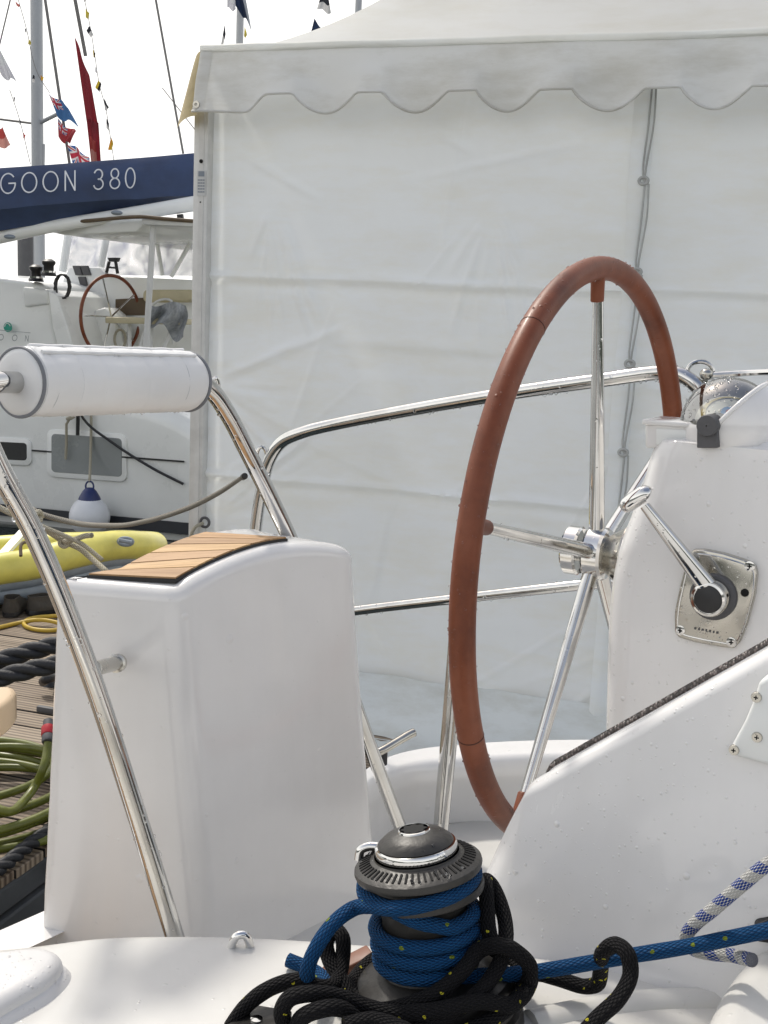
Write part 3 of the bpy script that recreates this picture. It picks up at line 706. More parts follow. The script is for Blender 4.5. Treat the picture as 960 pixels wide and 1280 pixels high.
# smooth resample along the boat
cols = [catmull([r[k] for r in rings], 6) for k in range(len(rings[0]))]
rings = [[c[i] for c in cols] for i in range(len(cols[0]))]
wing = MB().loft(rings, False, False).build('coaming_wing', M['gel'], yacht, 50)
# dark wet grip strip let into the wing's top
srings = []
for r in rings[26:]:
    a, b = r[17], r[18]
    srings.append([a.lerp(b, .02) + UP*.0012, a.lerp(b, .1) + UP*.004, a.lerp(b, .72) + UP*.004, a.lerp(b, .8) + UP*.0012])
MB().loft(srings, False, False).build('grip_strip', M['strip'], yacht, 60)
# padeye fairing with screws on the wing
def wing_pt(px, py, out):
    return on_plane(px, py, wb0 + BP*.028 - BP*out, BP)
fp = [(948, 852), (943, 872), (930, 903), (914, 932), (911, 939), (917, 945), (935, 950), (1000, 968), (1060, 960), (1060, 830), (1000, 830), (960, 846)]
mb = MB().prism([wing_pt(x, y, .016) for x, y in fp], BP*.03, .005, 3)
fair = mb.build('fairing', M['gel_far'], yacht, 40)
fp = [(922, 952), (945, 985), (975, 1030), (1010, 1060), (1060, 1060), (1060, 962), (1000, 970), (950, 957)]
MB().prism([wing_pt(x, y, .004) for x, y in fp], BP*.03, .006, 3).build('fairing_skirt', M['gel_far'], yacht, 40)
for x, y in ((945, 872), (946, 922), (917, 938)):
    c = wing_pt(x, y, .0175)
    mb = MB().lathe([(.0028, .0006), (.005, .0005), (.0056, -.001), (.0056, -.004)], c, -BP, 16, True)
    mb.cur = 1; mb.box(c - BP*.0006, BA*.0022, UP*.0005, BP*.0006); mb.box(c - BP*.0006, UP*.0022, BA*.0005, BP*.0006)
    mb.build('screw', [M['steel_b'], M['hole']], fair, 30)
# port cockpit coaming behind the wheel: curved moulding
pc = [(360, 1060, 2.25), (415, 1010, 2.42), (452, 980, 2.57), (480, 962, 2.7), (520, 950, 2.8), (580, 943, 2.86), (640, 939, 2.87), (735, 937, 2.85), (860, 940, 2.75), (1000, 950, 2.6)]
rings = []
for x, y, D in catmull([V((a, b, c*100)) for a, b, c in pc], 8):
    D /= 100
    t = at(x, y, D); bk = V((t.x*.12, .99, 0)).normalized()
    prof = [t + bk*.10 - UP*.9, t + bk*.09 - UP*.03, t + bk*.07]
    prof += [t + bk*.02*1, t + UP*.0]
    for i in range(1, 6):
        a = i/5*PI/2; prof.append(t - bk*(.03*math.sin(a)) - UP*.03*(1-math.cos(a)))
    prof += [t - bk*.032 - UP*.055, t - bk*.02 - UP*.07, t - bk*.03 - UP*.3, t - bk*.05 - UP*.9]
    rings.append(prof)
MB().loft(rings, False, False).build('port_coaming', M['gel_dry'], yacht, 50)
# sole, after deck, toe rail and hull
AZ = CAMZ - 1.0
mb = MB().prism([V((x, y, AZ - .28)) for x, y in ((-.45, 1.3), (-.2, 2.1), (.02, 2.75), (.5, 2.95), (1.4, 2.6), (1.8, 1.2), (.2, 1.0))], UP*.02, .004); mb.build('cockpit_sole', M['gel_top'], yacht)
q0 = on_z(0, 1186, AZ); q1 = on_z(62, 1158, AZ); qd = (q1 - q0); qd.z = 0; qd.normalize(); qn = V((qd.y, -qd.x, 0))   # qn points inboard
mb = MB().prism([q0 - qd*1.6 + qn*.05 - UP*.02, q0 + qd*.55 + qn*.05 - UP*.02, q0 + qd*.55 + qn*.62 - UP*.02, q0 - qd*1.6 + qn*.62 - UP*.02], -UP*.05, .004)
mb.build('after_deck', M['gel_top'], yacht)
M['teak_aft'] = m_teak('teak_aft_deck', tuple(qn), .05, (.2, .12, .06), (.33, .21, .11), (.42, .28, .16), (.015, .013, .012), gap=.05)
mb = MB().prism([q0 - qd*1.6 + qn*.06 - UP*.016, q0 + qd*.4 + qn*.06 - UP*.016, q0 + qd*.4 + qn*.2 - UP*.016, q0 - qd*1.6 + qn*.2 - UP*.016], UP*.006, .001, 1); mb.build('teak_deck', M['teak_aft'], yacht)
mb = MB().box(q0 - qd*.55 + qn*.014 - UP*.01, qd*1.05, qn*.026, UP*.025, .012, 4); mb.build('toe_rail', M['gel_dry'], yacht)
def hullring(k):
    out = []
    c = q0 + qd*(-1.6 + 2.15*k)
    for z, o in ((-.03, .0), (-.3, .03), (-.7, .12), (-1.2, .3)): out.append(V((c.x, c.y, AZ + z)) + qn*o)
    return out
MB().loft([hullring(i/6) for i in range(7)], False, False).build('transom', M['gel_dry'], yacht, 60)
s0 = q0 - qd*1.6; mb = MB().loft([[V((p.x, p.y, AZ - z)) + qn*o for z, o in ((.03, 0), (.7, .1), (1.2, .3))] for p in (s0, s0 + BA*2, s0 + BA*6)], False, False); mb.build('topside', M['gel_dry'], yacht)
# small steel padeye at the ledge edge
b = on_z(300, 1184, LZ)
pts = catmull([b + V((-.014, .012, -.05)), b + V((-.014, .012, -.006)), b + V((-.006, .012, .012)), b + V((.006, .014, .012)), b + V((.013, .016, -.006)), b + V((.013, .016, -.05))], 6)
MB().tube([b + (p-b)*.72 for p in pts], .0048, 12).build('pad_eye', M['chrome'], yacht)

# ------------------------------------------------------------------ helm seat
seat = thing('helm_seat', at(250, 1180, 1.8) * 1, 'white moulded helm seat box with teak topped cambered lid', 'helm seat')
SA = at(226, 735, 1.72); ZT = SA.z - .002
fx = V((.656, .755, 0)); gx = (V((-.477, 1.75, 0)) - V((-.289, 1.72, 0))); FW = V((.755, -.656, 0))
LB, LG = .424, gx.length*1.08; gx.normalize()
A0 = V((SA.x, SA.y, 0))
def seat_plan(r, d=0.0, base=0.0, n=7):
    """rounded parallelogram, inset by d, flared forward by base"""
    g2 = gx
    c = [A0, A0 + fx*LB, A0 + fx*(LB*.97) + g2*LG + fx*.0, A0 + g2*LG]
    c[0] = c[0] + FW*base + g2*(-base*.1); c[1] = c[1] + FW*base*1.0 + fx*base*.3; c[3] = c[3] + g2*base*.45; c[2] = c[2] + fx*base*.15
    out = []
    for i in range(4):
        p = c[i]; u = (c[i-1] - p).normalized(); v = (c[(i+1) % 4] - p).normalized()
        ang = u.angle(v); rr = r[i] if isinstance(r, tuple) else r
        rr = max(rr - d, .004)
        bis = (u+v).normalized(); ctr = p + bis*((rr + d)/math.sin(ang/2))
        n1 = (u - v*u.dot(v)); a0 = -(v - u*v.dot(u)).normalized(); a1 = -(u - v*u.dot(v)).normalized()
        for k in range(n+1):
            t = k/n; dr = a0.slerp(a1, t) if True else a0
            out.append(ctr + dr*rr)
    # resample edges
    P = []
    for i in range(len(out)):
        a, b = out[i], out[(i+1) % len(out)]
        m = max(1, int((b-a).length/.02))
        for k in range(m): P.append(a.lerp(b, k/m))
    return P
def camber(p):
    s = (p - A0).dot(fx)/LB; t = min(1, max(0, s)); return ZT + .040*math.sin(PI*t)**.9*1.0 if 0 < s < 1 else ZT
RR = (.05, .035, .015, .012)
base_pts = seat_plan(RR, 0, 0); NP = len(base_pts)
def plan_n(d, base):
    P = seat_plan(RR, d, base)
    # same count by arc-length resampling
    L = [0]
    for i in range(len(P)): L.append(L[-1] + (P[(i+1) % len(P)] - P[i]).length)
    out = []; j = 0
    for k in range(140):
        t = L[-1]*k/140
        while L[j+1] < t: j += 1
        out.append(P[j].lerp(P[(j+1) % len(P)], (t-L[j])/max(L[j+1]-L[j], 1e-9)))
    return out
rings = []
for i in range(26):
    k = i/25; b = .09*(1-k)**1.1
    P = plan_n(0, b)
    rings.append([V((p.x, p.y, (CAMZ-1.25)*(1-k) + (camber(p) - .024)*k)) for p in P])
fr = .024
top0 = plan_n(0, 0); cen = sum(top0, V())/len(top0)
for i in range(1, 8):
    a = i/7*PI/2; d = fr*(1-math.cos(a)); P = []
    for j, p in enumerate(top0):
        t = (top0[(j+2) % 140] - top0[j-2]).normalized(); nn = V((t.y, -t.x, 0)); nn = nn if nn.dot(cen-p) > 0 else -nn
        q = p + nn*d; P.append(V((q.x, q.y, camber(p) - fr + fr*math.sin(a))))
    rings.append(P)
last = rings[-1]
for k in (.75, .5, .25, .02):
    P = []
    for p in last:
        q = V((cen.x, cen.y, 0)).lerp(V((p.x, p.y, 0)), k); P.append(V((q.x, q.y, camber(q))))
    rings.append(P)
MB().loft(rings, True, True).build('seat_body', M['gel_dry'], seat, 60)
# teak pad: planks following the camber, dark caulking underneath
tq = [on_plane(x, y, V((0, 0, ZT+.02)), UP) for x, y in ((106, 711), (212, 718))]
def pad_pt(s, t, dz):
    """s across (0..1), t aft (0..1)"""
    q = A0 + fx*LB*(.065 + .545*s) + gx*LG*(.15 + .68*t)
    return V((q.x, q.y, camber(q) + dz))
MB().loft([[pad_pt(i/30, 0, -.002), pad_pt(i/30, 0, .0045), pad_pt(i/30, 1, .0045), pad_pt(i/30, 1, -.002)] for i in range(31)], True, True).build('caulking', M['black'], seat, 30)
M['teak'] = m_teak('teak_planks', (gx.y, -gx.x, 0), 1.0, (.33, .19, .08), (.5, .315, .15), (.62, .425, .23), (.5, .3, .16), gap=-1)
nt = M['teak'].node_tree
for nd in nt.nodes:
    if nd.type == 'MATH' and nd.operation == 'MULTIPLY' and abs(nd.inputs[1].default_value - .4) < 1e-4: nd.inputs[1].default_value = 7.0
    if nd.type == 'MATH' and nd.operation == 'MULTIPLY' and abs(nd.inputs[1].default_value - 9.0) < 1e-4: nd.inputs[1].default_value = 140.0
NPL = 6
tkv = []
for k_ in (.86, 1.0, 1.12):
    mc = M['teak'].copy(); mc.name = 'teak_planks'
    for nd in mc.node_tree.nodes:
        if nd.type == 'VALTORGB':
            for e2 in nd.color_ramp.elements: e2.color = (e2.color[0]*k_, e2.color[1]*k_*(1.02 if k_ > 1 else .97), e2.color[2]*k_, 1)
    tkv.append(mc)
for i in range(NPL):
    a, b = i/NPL + .008, (i+1)/NPL - .008
    m2 = tkv[(0, 2, 1, 2, 0, 1)[i]]
    rr = []
    for k in range(7):
        s = a + (b-a)*k/6; h = .007 + random.uniform(0, .0002)
        rr.append([pad_pt(s, .012, .003), pad_pt(s, .012, h), pad_pt(s, .988, h), pad_pt(s, .988, .003)])
    MB().loft(rr, True, True).build('teak_plank', m2, seat, 30)

# ------------------------------------------------------------------ helm seat rail with its cushion
TR = .014
lc, rc = at(20, 478, 1.52), at(238, 477, 1.82); ax = (rc - lc).normalized()
rail = thing('backrest_rail', at(222, 1190, 1.62), 'bent polished steel backrest frame passing either side of the helm seat', 'rail')
far = [lc, lc.lerp(rc, .5), rc, rc + ax*.012 + UP*.002, at(264, 488, 1.86), at(284, 516, 1.90), at(308, 562, 1.955), at(360, 668, 2.06), at(412, 790, 2.16), at(460, 925, 2.26), at(502, 1040, 2.34), at(520, 1090, 2.38)]
near = [lc, lc - ax*.03, at(-32, 487, 1.46), at(-36, 510, 1.45), at(-22, 540, 1.45), at(0, 588, 1.465), at(45, 672, 1.51), at(110, 834, 1.565), at(165, 1000, 1.60), at(222, 1182, 1.63), at(252, 1280, 1.65)]
fpth = catmull(far, 10); npth = catmull(near, 10)
MB().tube(fpth, TR, 20, caps=False).build('leg', M['steel'], rail, 80)
MB().tube(npth, TR, 20, caps=False).build('leg', M['steel'], rail, 80)
b0, b1 = at(118, 836, 1.572), at(146, 829, 1.705)
MB().lathe([(.0105, 0), (.0105, (b1-b0).length - .006), (.014, (b1-b0).length - .005), (.014, (b1-b0).length + .006)], b0, b1-b0, 20, True).build('bracket', M['steel_b'], rail)
# small welded eye at the top bend and the line's terminal
c = at(272, 492, 1.88)
MB().tube([c + (V((.25, .1, 0))*math.cos(i*PI/9) + UP*.6*math.sin(i*PI/9) - V((0.3, 0, .3))*0)*.02 + V((-.004, 0, .012)) for i in range(18)], .003, 8, True).build('eye', M['steel'], rail)
beads(tube_beads(fpth[40:], TR, 70) + tube_beads(npth[50:], TR, 70, .2), parent=rail)

roll = thing('backrest_cushion', (lc + rc)/2, 'white stitched cylindrical backrest cushion laced round the steel tube', 'cushion')
a1 = ax.cross(UP).normalized(); a2 = a1.cross(ax)
if a2.z < 0: a2 = -a2
RL = (rc-lc).length; RC = .0445
prof = [(.013, 0.001), (.02, .000), (.036, .001), (.0425, .0045), (RC, .011)]
body = []
for i in range(90):
    z = .011 + (RL-.022)*i/89
    k = (i/89*7.5) % 1; g = math.exp(-((k-.5)/.06)**2)
    body.append((RC - .0008*g + .0005*math.sin(PI*((k+.5) % 1)), z))
prof += body + [(RC-.002, RL-.008), (RC-.009, RL-.003), (.03, RL), (.013, RL)]
SEG = 64; rings = []
for r, z in prof:
    ring = []
    for k in range(SEG):
        th = 2*PI*k/SEG; rr = r
        if r > .03:
            up = math.sin(th); d_ = ((th - PI*.42 + PI) % (2*PI)) - PI
            rr = r*(1 + .05*math.exp(-(d_/.28)**2)) + .0012*noise.noise(V((math.cos(th)*2, math.sin(th)*2, z*16)))
        ring.append(lc + ax*z + (a1*math.cos(th) + a2*math.sin(th))*rr)
    rings.append(ring)
rb = MB().loft(rings, True, False).build('cover', M['cushion'], roll, 50)
for z, nm in ((.006, 'piping'), (RL-.007, 'piping')):
    pts = []
    for k in range(48):
        th = 2*PI*k/48; pts.append(lc + ax*z + (a1*math.cos(th) + a2*math.sin(th))*(RC - .001))
    MB().tube(pts, .0026, 8, True).build(nm, M['piping'], roll)
for i in range(1, 8):
    z = .011 + (RL-.022)*(i - .5 + .0)/7.5
    MB().tube([lc + ax*z + (a1*math.cos(2*PI*k/48) + a2*math.sin(2*PI*k/48))*(RC - .0019)*(1 + .05*math.exp(-(((2*PI*k/48 - PI*.42 + PI) % (2*PI) - PI)/.28)**2)) for k in range(48)], .0011, 6, True).build('quilt_seam', M['seamgrey'], rb)
# closing flap with its edge cord along the top
pts = [lc + ax*(.02 + (RL-.04)*i/30) + (a1*math.cos(PI*.33) + a2*math.sin(PI*.33))*(RC*1.04 + .0004*math.sin(i*1.7)) for i in range(31)]
MB().tube(pts, .003, 8).build('flap_seam', M['cushion'], roll)
pts = [lc + ax*(.02 + (RL-.04)*i/30) + (a1*math.cos(PI*.5) + a2*math.sin(PI*.5))*(RC*1.05 + .0004*math.sin(i*1.3)) for i in range(31)]
MB().tube(pts, .0028, 8).build('flap_seam', M['cushion'], roll)
beads([lc + ax*random.uniform(.01, RL-.01) + (a1*math.cos(th) + a2*math.sin(th))*(RC*(1.0 if th < 0 else 1.04)) for th in [random.choice((random.uniform(.9, 2.1), random.uniform(-1.9, -1.4))) for _ in range(110)]], parent=roll, lo=.0008, hi=.002)

# ------------------------------------------------------------------ stern rail on the far side
push = thing('stern_rail', at(400, 800, 2.9), 'long polished steel stern guard rail bent down at its aft end', 'rail')
top = [at(312, 760, 3.06), at(320, 660, 3.04), at(328, 608, 3.02), at(337, 575, 3.0), at(352, 553, 2.98), at(380, 540, 2.95), at(420, 530, 2.92), at(520, 511, 2.8), at(640, 491, 2.66), at(760, 474, 2.54), at(822, 466, 2.48), at(846, 467, 2.45), at(866, 478, 2.43), at(884, 500, 2.42), at(905, 540, 2.42), at(930, 620, 2.44), at(945, 700, 2.46)]
tp = catmull(top, 8); MB().tube(tp, .0155, 18).build('top_tube', M['steel'], push, 80)
low = [at(400, 770, 2.95), at(446, 763, 2.93), at(600, 745, 2.78), at(740, 730, 2.65), at(900, 716, 2.52)]
lp = catmull(low, 6); MB().tube(lp, .0125, 16).build('lower_tube', M['steel'], push, 80)
stp = [at(572, 748, 2.76), at(566, 830, 2.74), at(557, 940, 2.72), at(548, 1050, 2.7)]
stp = catmull(stp, 6); MB().tube(stp, .015, 16).build('stanchion', M['steel'], push, 80)
sp2 = catmull([at(575, 820, 2.70), at(570, 900, 2.69), at(556, 1040, 2.66)], 6); MB().tube(sp2, .0075, 12).build('stanchion_brace', M['steel'], push, 80)
c = at(331, 571, 3.0); MB().tube([c + V((.6*math.cos(i*PI/10), 0, 1.25*math.sin(i*PI/10)))*.02 + V((-.008, 0, 0)) for i in range(20)], .0042, 8, True).build('eye', M['steel'], push)
c = at(875, 466, 2.44); MB().tube([c + V((1.0*math.cos(i*PI/10), 0, .8*math.sin(i*PI/10)))*.026 + V((0, 0, .002)) for i in range(20)], .0045, 8, True).build('eye', M['steel'], push)
MB().ball(at(883, 468, 2.43), (.014, .014, .012)).build('eye_boss', M['steel_b'], push)
lf = catmull([at(888, 469, 2.43), at(940, 466, 2.4), at(1060, 462, 2.2), at(1500, 440, 1.8)], 4); MB().tube(lf, .006, 8).build('guard_wire', M['steel'], push)
beads(tube_beads(tp[50:110], .0155, 120) + tube_beads(lp, .0125, 90), parent=push, lo=.0015, hi=.004)
# horn cleat standing proud of the rail foot
cl = thing('horn_cleat', at(485, 950, 2.45), 'small steel horn cleat beside the helm seat', 'cleat')
MB().tube(catmull([at(466, 944, 2.42), at(478, 938, 2.43), at(500, 925, 2.46), at(514, 917, 2.48), at(519, 915, 2.485)], 5), [.009]*12 + [.0095]*8 + [.006], 12).build('horn', M['steel_b'], cl, 60)
MB().lathe([(.012, 0), (.012, .03), (.009, .034)], at(477, 955, 2.44), UP, 14, True).build('clamp', M['black'], cl)

# ------------------------------------------------------------------ steering wheel
HUB = CAM + V((.3107, 1.7768, -.3502)); WN = V((-math.cos(.5254), math.sin(.5254), -.0081)).normalized()
E1 = V((.50154, .86513, 0)); E2 = E1.cross(WN).normalized()
if E2.z < 0: E2 = -E2
WR, TRW = .42, .0168
wheel = thing('yacht_helm', HUB, 'large yacht steering wheel with brown leather rim and five steel spokes', 'steering wheel')
def rim_pt(deg, r=WR): a = math.radians(deg); return HUB + (E1*math.cos(a) + E2*math.sin(a))*r
rp = [rim_pt(i*360/160) for i in range(160)]
rim = MB().tube(rp, [TRW*(1 + .012*noise.noise(p*9)) for p in rp], 28, True).build('rim', M['leather'], wheel, 180)
for a in (127.5, 205, 75-72*1.0 + 0, 278, 352):
    c = rim_pt(a); tg = (rim_pt(a+1) - rim_pt(a-1)).normalized(); o1 = (c-HUB).normalized(); o2 = tg.cross(o1)
    MB().tube([c + (o1*math.cos(t*PI/12) + o2*math.sin(t*PI/12))*(TRW - .0002) for t in range(24)], .0009, 6, True).build('seam', M['seam'], rim)
hubax = -WN                                        # toward the steering console
for k in range(5):
    d = 94.5 + 72*k
    p0 = rim_pt(d, .03) + hubax*.012; p1 = rim_pt(d, WR - .01)
    pts = [p0.lerp(p1, i/12) for i in range(13)]
    sp = MB().tube(pts, [.0122 - .0048*i/12 for i in range(13)], 18).build('spoke', M['steel'], wheel, 80)
    MB().tube([rim_pt(d, WR - .048), rim_pt(d, WR - .046), rim_pt(d, WR - .005)], [.0085, .0098, .0105], 16).build('leather_sleeve', M['leather'], sp, 60)
    beads(tube_beads(pts[3:], .0085, 22, .4), parent=sp, lo=.0006, hi=.0018)
# hub: two chrome discs either side of the spoke roots
mb = MB()
mb.lathe([(.014, -.034), (.034, -.034), (.037, -.031), (.037, -.013), (.034, -.010), (.014, -.010)], HUB, hubax, 40)
mb.lathe([(.016, -.012), (.016, .002)], HUB, hubax, 24)
hub = mb.build('hub', M['chrome'], wheel, 35)
MB().lathe([(.016, .0), (.036, .0), (.040, .004), (.040, .026), (.037, .030), (.026, .031)], HUB, hubax, 40).build('hub_ring', M['chrome'], hub, 35)
MB().lathe([(.006, .0), (.012, .0), (.012, -.004), (.004, -.006)], HUB - hubax*.034, hubax, 8, True).build('hub_nut', M['hole'], hub, 20)
MB().lathe([(.026, .03), (.030, .034), (.046, .058), (.050, .062), (.050, .12)], HUB, hubax, 40).build('shaft_boss', M['steel_b'], wheel, 35)
bd = []
for _ in range(330):
    a = random.uniform(0, 360); c = rim_pt(a); tg = (rim_pt(a+1) - rim_pt(a-1)).normalized(); o1 = (c-HUB).normalized(); o2 = tg.cross(o1)
    t = random.uniform(0, 2*PI); n_ = o1*math.cos(t) + o2*math.sin(t)
    if random.random() < .6 and n_.z > -.3 and 60 < a < 175: continue
    if n_.z < -.6 and random.random() < .3: continue
    bd.append(c + n_*TRW)
for _ in range(150):
    a = random.uniform(70, 190); c = rim_pt(a); o1 = (c-HUB).normalized(); t = random.uniform(-1.3, 1.3); n_ = (o1*math.cos(t) - WN*math.sin(t)*random.choice((-1, 1)))
    bd.append(c + n_.normalized()*TRW)
for _ in range(60):
    a = random.uniform(80, 160); c = rim_pt(a); o1 = (c-HUB).normalized(); bd.append(c - (o1 + WN*random.uniform(-.3, .3)).normalized()*TRW)
beads(bd, parent=rim, lo=.0006, hi=.0021)

# ------------------------------------------------------------------ steering console
SC = V((.30, 1.555, 0)); 
cons = thing('steering_console', (SC.x, SC.y, CAMZ - 1.0), 'tall white moulded steering console carrying the compass and throttle', 'steering console')
lev = [(750, 1040), (752, 960), (754, 860), (757, 770), (763, 720), (773, 680), (786, 645), (799, 610), (806, 584), (813, 563), (822, 550)]
rings = []
lv = catmull([V((x, y, 0)) for x, y in lev], 4)
def con_ring(c, z, ins=0.0, r=.05, n=8, LX=.5, LY=.36):
    out = []
    C0 = c + BA*ins + BP*ins; w_ = LX - 2*ins; d_ = LY - 2*ins; r = max(r-ins*.6, .008)
    for cx, cy, a0 in ((r, r, PI), (w_-r, r, 1.5*PI), (w_-r, d_-r, 0), (r, d_-r, .5*PI)):
        for k in range(n+1):
            a = a0 + k/n*PI/2
            q = C0 + BA*(cx + r*math.cos(a)) + BP*(cy + r*math.sin(a)); out.append(V((q.x, q.y, z)))
    return out
zt = None
ys = [p.y for p in lv]; ymin, ymax = min(ys), max(ys)
for p in lv:
    k = (ymax - p.y)/(ymax-ymin)                       # 0 base, 1 top
    q = on_plane(p.x - 1.5, p.y, SC + BP*(.016 + .02*k*k), BP)
    rings.append(con_ring(q - BA*.006, q.z, 0, .045, LX=.6 - q.x*.1, LY=.40 - .05*k))
q = on_plane(824, 548, SC + BP*.05, BP)
topz = q.z + .002; base = con_ring(q, topz)
lastq = q
for i in range(1, 6):
    a = i/5*PI/2; rings.append(con_ring(lastq - BA*.004, topz + .012*math.sin(a) - .004, .016*(1-math.cos(a)), .045, LX=.56, LY=.34))
rings.append(con_ring(lastq, topz + .009, .12, .04, LX=.56, LY=.34))
MB().loft(rings, True, True).build('console_body', M['gel'], cons, 60)
TOPZ = topz + .008
def con_pt(px, py, out=0.0): return on_plane(px, py, SC + BP*(.02 - out), BP)

# ------------------------------------------------------------------ engine throttle on the console's side
thr = thing('engine_throttle', con_pt(888, 748), 'wet polished steel throttle lever with black capped boss on its plate', 'throttle')
pl = [(866, 687), (880, 687), (905, 692), (930, 700), (943, 707), (946, 718), (943, 745), (934, 780), (925, 803), (917, 811), (900, 809), (868, 803), (848, 797), (843, 790), (843, 765), (849, 735), (858, 700)]
mb = MB().prism([con_pt(x, y, .005) for x, y in pl], BP*.012, .0025, 3)
plate = mb.build('plate', M['steel_b'], thr, 35)
mb = MB().tube(catmull([con_pt(884 + (x-884)*.9 + (3 if x > 900 else 1), 748 + (y-748)*.9, .0052) for x, y in pl], 3, True), .0011, 6, True); mb.build('plate_rim', M['steel'], plate)
for x, y in ((868, 697), (937, 708), (850, 788), (914, 803)):
    c = con_pt(x, y, .0062)
    mb = MB().lathe([(.0045, .0005), (.0065, 0), (.007, -.002)], c, -BP, 16, True); mb.cur = 1
    mb.box(c - BP*.0007, BA*.0028, UP*.0008, BP*.0005); mb.box(c - BP*.0007, UP*.0028, BA*.0008, BP*.0005); mb.build('screw', [M['steel'], M['hole']], plate, 30)
MB().lathe([(.0052, .0004), (.0052, -.002)], con_pt(931, 741, .0056), -BP, 16, True).build('button', M['hole'], plate)
mb = MB()
for i, (wd, ht) in enumerate(((1, 1), (.8, 1.1), (1.1, .8), (.8, 1), (1, 1), (.7, 1), (1.1, .9))):
    c = con_pt(869 + i*4.6, 785.5 + i*.9, .0056); mb.box(c, BA*.0013*wd, UP*.0014*ht, BP*.0004)
mb.build('engraving', M['dgrey'], plate, 0)
bc = con_pt(893, 745, .004)
MB().lathe([(.030, 0), (.030, .008), (.028, .010), (.020, .0105)], bc, -BP, 36).build('boss_collar', M['dgrey'], thr, 35)
lb = con_pt(887, 748, .03)
lvr = MB().lathe([(.017, -.022), (.0225, -.02), (.0232, .004), (.0215, .009), (.0185, .010), (.0185, .006), (.0001, .006)], lb, -BP, 40).build('lever_boss', M['steel'], thr, 35)
MB().lathe([(.0182, .004), (.0175, .0085), (.013, .0105), (.0001, .011)], lb, -BP, 32).build('boss_cap', M['black'], lvr, 40)
l0, l1 = con_pt(884, 733, .032), con_pt(806, 632, .052)
dv = (l1-l0).normalized(); wv = dv.cross(BP).normalized()
rr = []
for i in range(13):
    k = i/12; c = l0.lerp(l1, k); wd = .0125*(1-k) + .0062*k; th = .007*(1-k) + .0055*k
    rr.append([c + wv*wd*math.copysign(abs(math.cos(a))**.7, math.cos(a)) - BP*th*math.copysign(abs(math.sin(a))**.7, math.sin(a)) for a in [2*PI*j/20 for j in range(20)]])
MB().loft(rr, True, True).build('lever_arm', M['steel'], thr, 50)
k0, k1, k2, k3, k4 = con_pt(778, 636, .058), con_pt(787, 629, .06), con_pt(797, 622, .06), con_pt(806, 617, .058), con_pt(811, 619, .055)
MB().tube(catmull([k0, k1, k2, k3, k4], 5), [.004, .0075, .009, .0098, .0102, .0104, .0105, .0106, .0107, .0107, .0107, .0107, .0106, .0106, .0105, .0105, .0103, .01, .0095, .008, .004], 16).build('lever_knob', M['chrome'], thr, 60)
bd = []
for _ in range(130):
    x, y = random.uniform(850, 940), random.uniform(695, 805); 
    if math.hypot(x-893, y-745) > 36: bd.append(con_pt(x, y, .0055))
beads(bd, parent=plate, lo=.0005, hi=.0018)

# ------------------------------------------------------------------ compass on top of the console
CC = on_plane(908, 548, SC + BP*.10, BP); CC.z = TOPZ
cmp_ = thing('binnacle_compass', CC, 'white hooded binnacle compass with rain spotted glass dome on the console', 'compass')
def cpt(px, py, off=0.0): return on_plane(px, py, V((CC.x, CC.y, 0)) - BP*off, BP)
# bracket block at the aft end
bl = [(806, 527), (868, 531), (869, 562), (806, 560)]
mb = MB().prism([cpt(x, y, .045) for x, y in bl], BP*.07, .004, 3); brk = mb.build('bracket', M['gel_dry'], cmp_, 40)
MB().prism([cpt(x, y, .05) for x, y in ((802, 524), (870, 529), (870, 535), (802, 531))], BP*.08, .0025, 2).build('bracket_lip', M['gel_dry'], brk, 40)
MB().prism([cpt(x, y, .0475) for x, y in ((820, 536), (864, 538), (864, 557), (820, 556))], BP*.004, .001, 2).build('bracket_recess', M['gel_far'], brk, 40)
# pivot knob
kc = cpt(884, 532, .082)
mb = MB().lathe([(.0138, -.05), (.0138, 0), (.0128, .003), (.001, .0036)], kc, -BP, 30)
kb = mb.build('pivot_knob', M['dgrey'], cmp_, 40)
MB().prism([cpt(x, y, .0775) for x, y in ((871, 536), (897, 538), (897, 560), (871, 560))], BP*.04, .001, 1).build('knob_foot', M['dgrey'], kb, 40)
# bowl and dome and hood
DC = cpt(910, 530, 0)
R1 = .062
ms = lambda c: c.z > -.28
MB().ball(DC, (R1, R1*.95, R1*1.0), BA, BP, UP, 40, 28, keep=lambda c: c.z > -.12).build('glass_dome', M['dome'], cmp_, 180)
MB().lathe([(.0001, -.016), (R1*.9, -.014), (R1*.93, -.006), (R1*.93, .0)], DC, UP, 40).build('inner_bowl', M['steel_b'], cmp_, 40)
cd_ = (ray(900, 500)*-1).normalized()
cax = (UP*.75 + cd_*.65).normalized(); c_ = DC + UP*.006
card = MB().lathe([(.0001, .012), (.030, .010), (.041, .004), (.043, -.004)], c_, cax, 40, False).build('compass_card', M['card'], cmp_, 60)
MB().lathe([(.0001, .0135), (.011, .0130)], c_, cax, 24).build('card_centre', M['cardblue'], card, 60)
MB().lathe([(.0001, .0145), (.0045, .0142)], c_, cax, 16).build('card_pin', M['red'], card, 60)
MB().lathe([(.030, .0108), (.036, .0078)], c_, cax, 40).build('card_ring', M['cardyellow'], card, 60)
def hood_keep(c): return c.dot(hcut) > -.05 and c.z > -.55
hcut = V((.80, .0, -.60))
MB().ball(DC + BA*.006, (R1*1.17, R1*1.13, R1*1.10), BA, BP, UP, 72, 48, keep=hood_keep).build('hood', M['gel_dry'], cmp_, 180)
hq = []
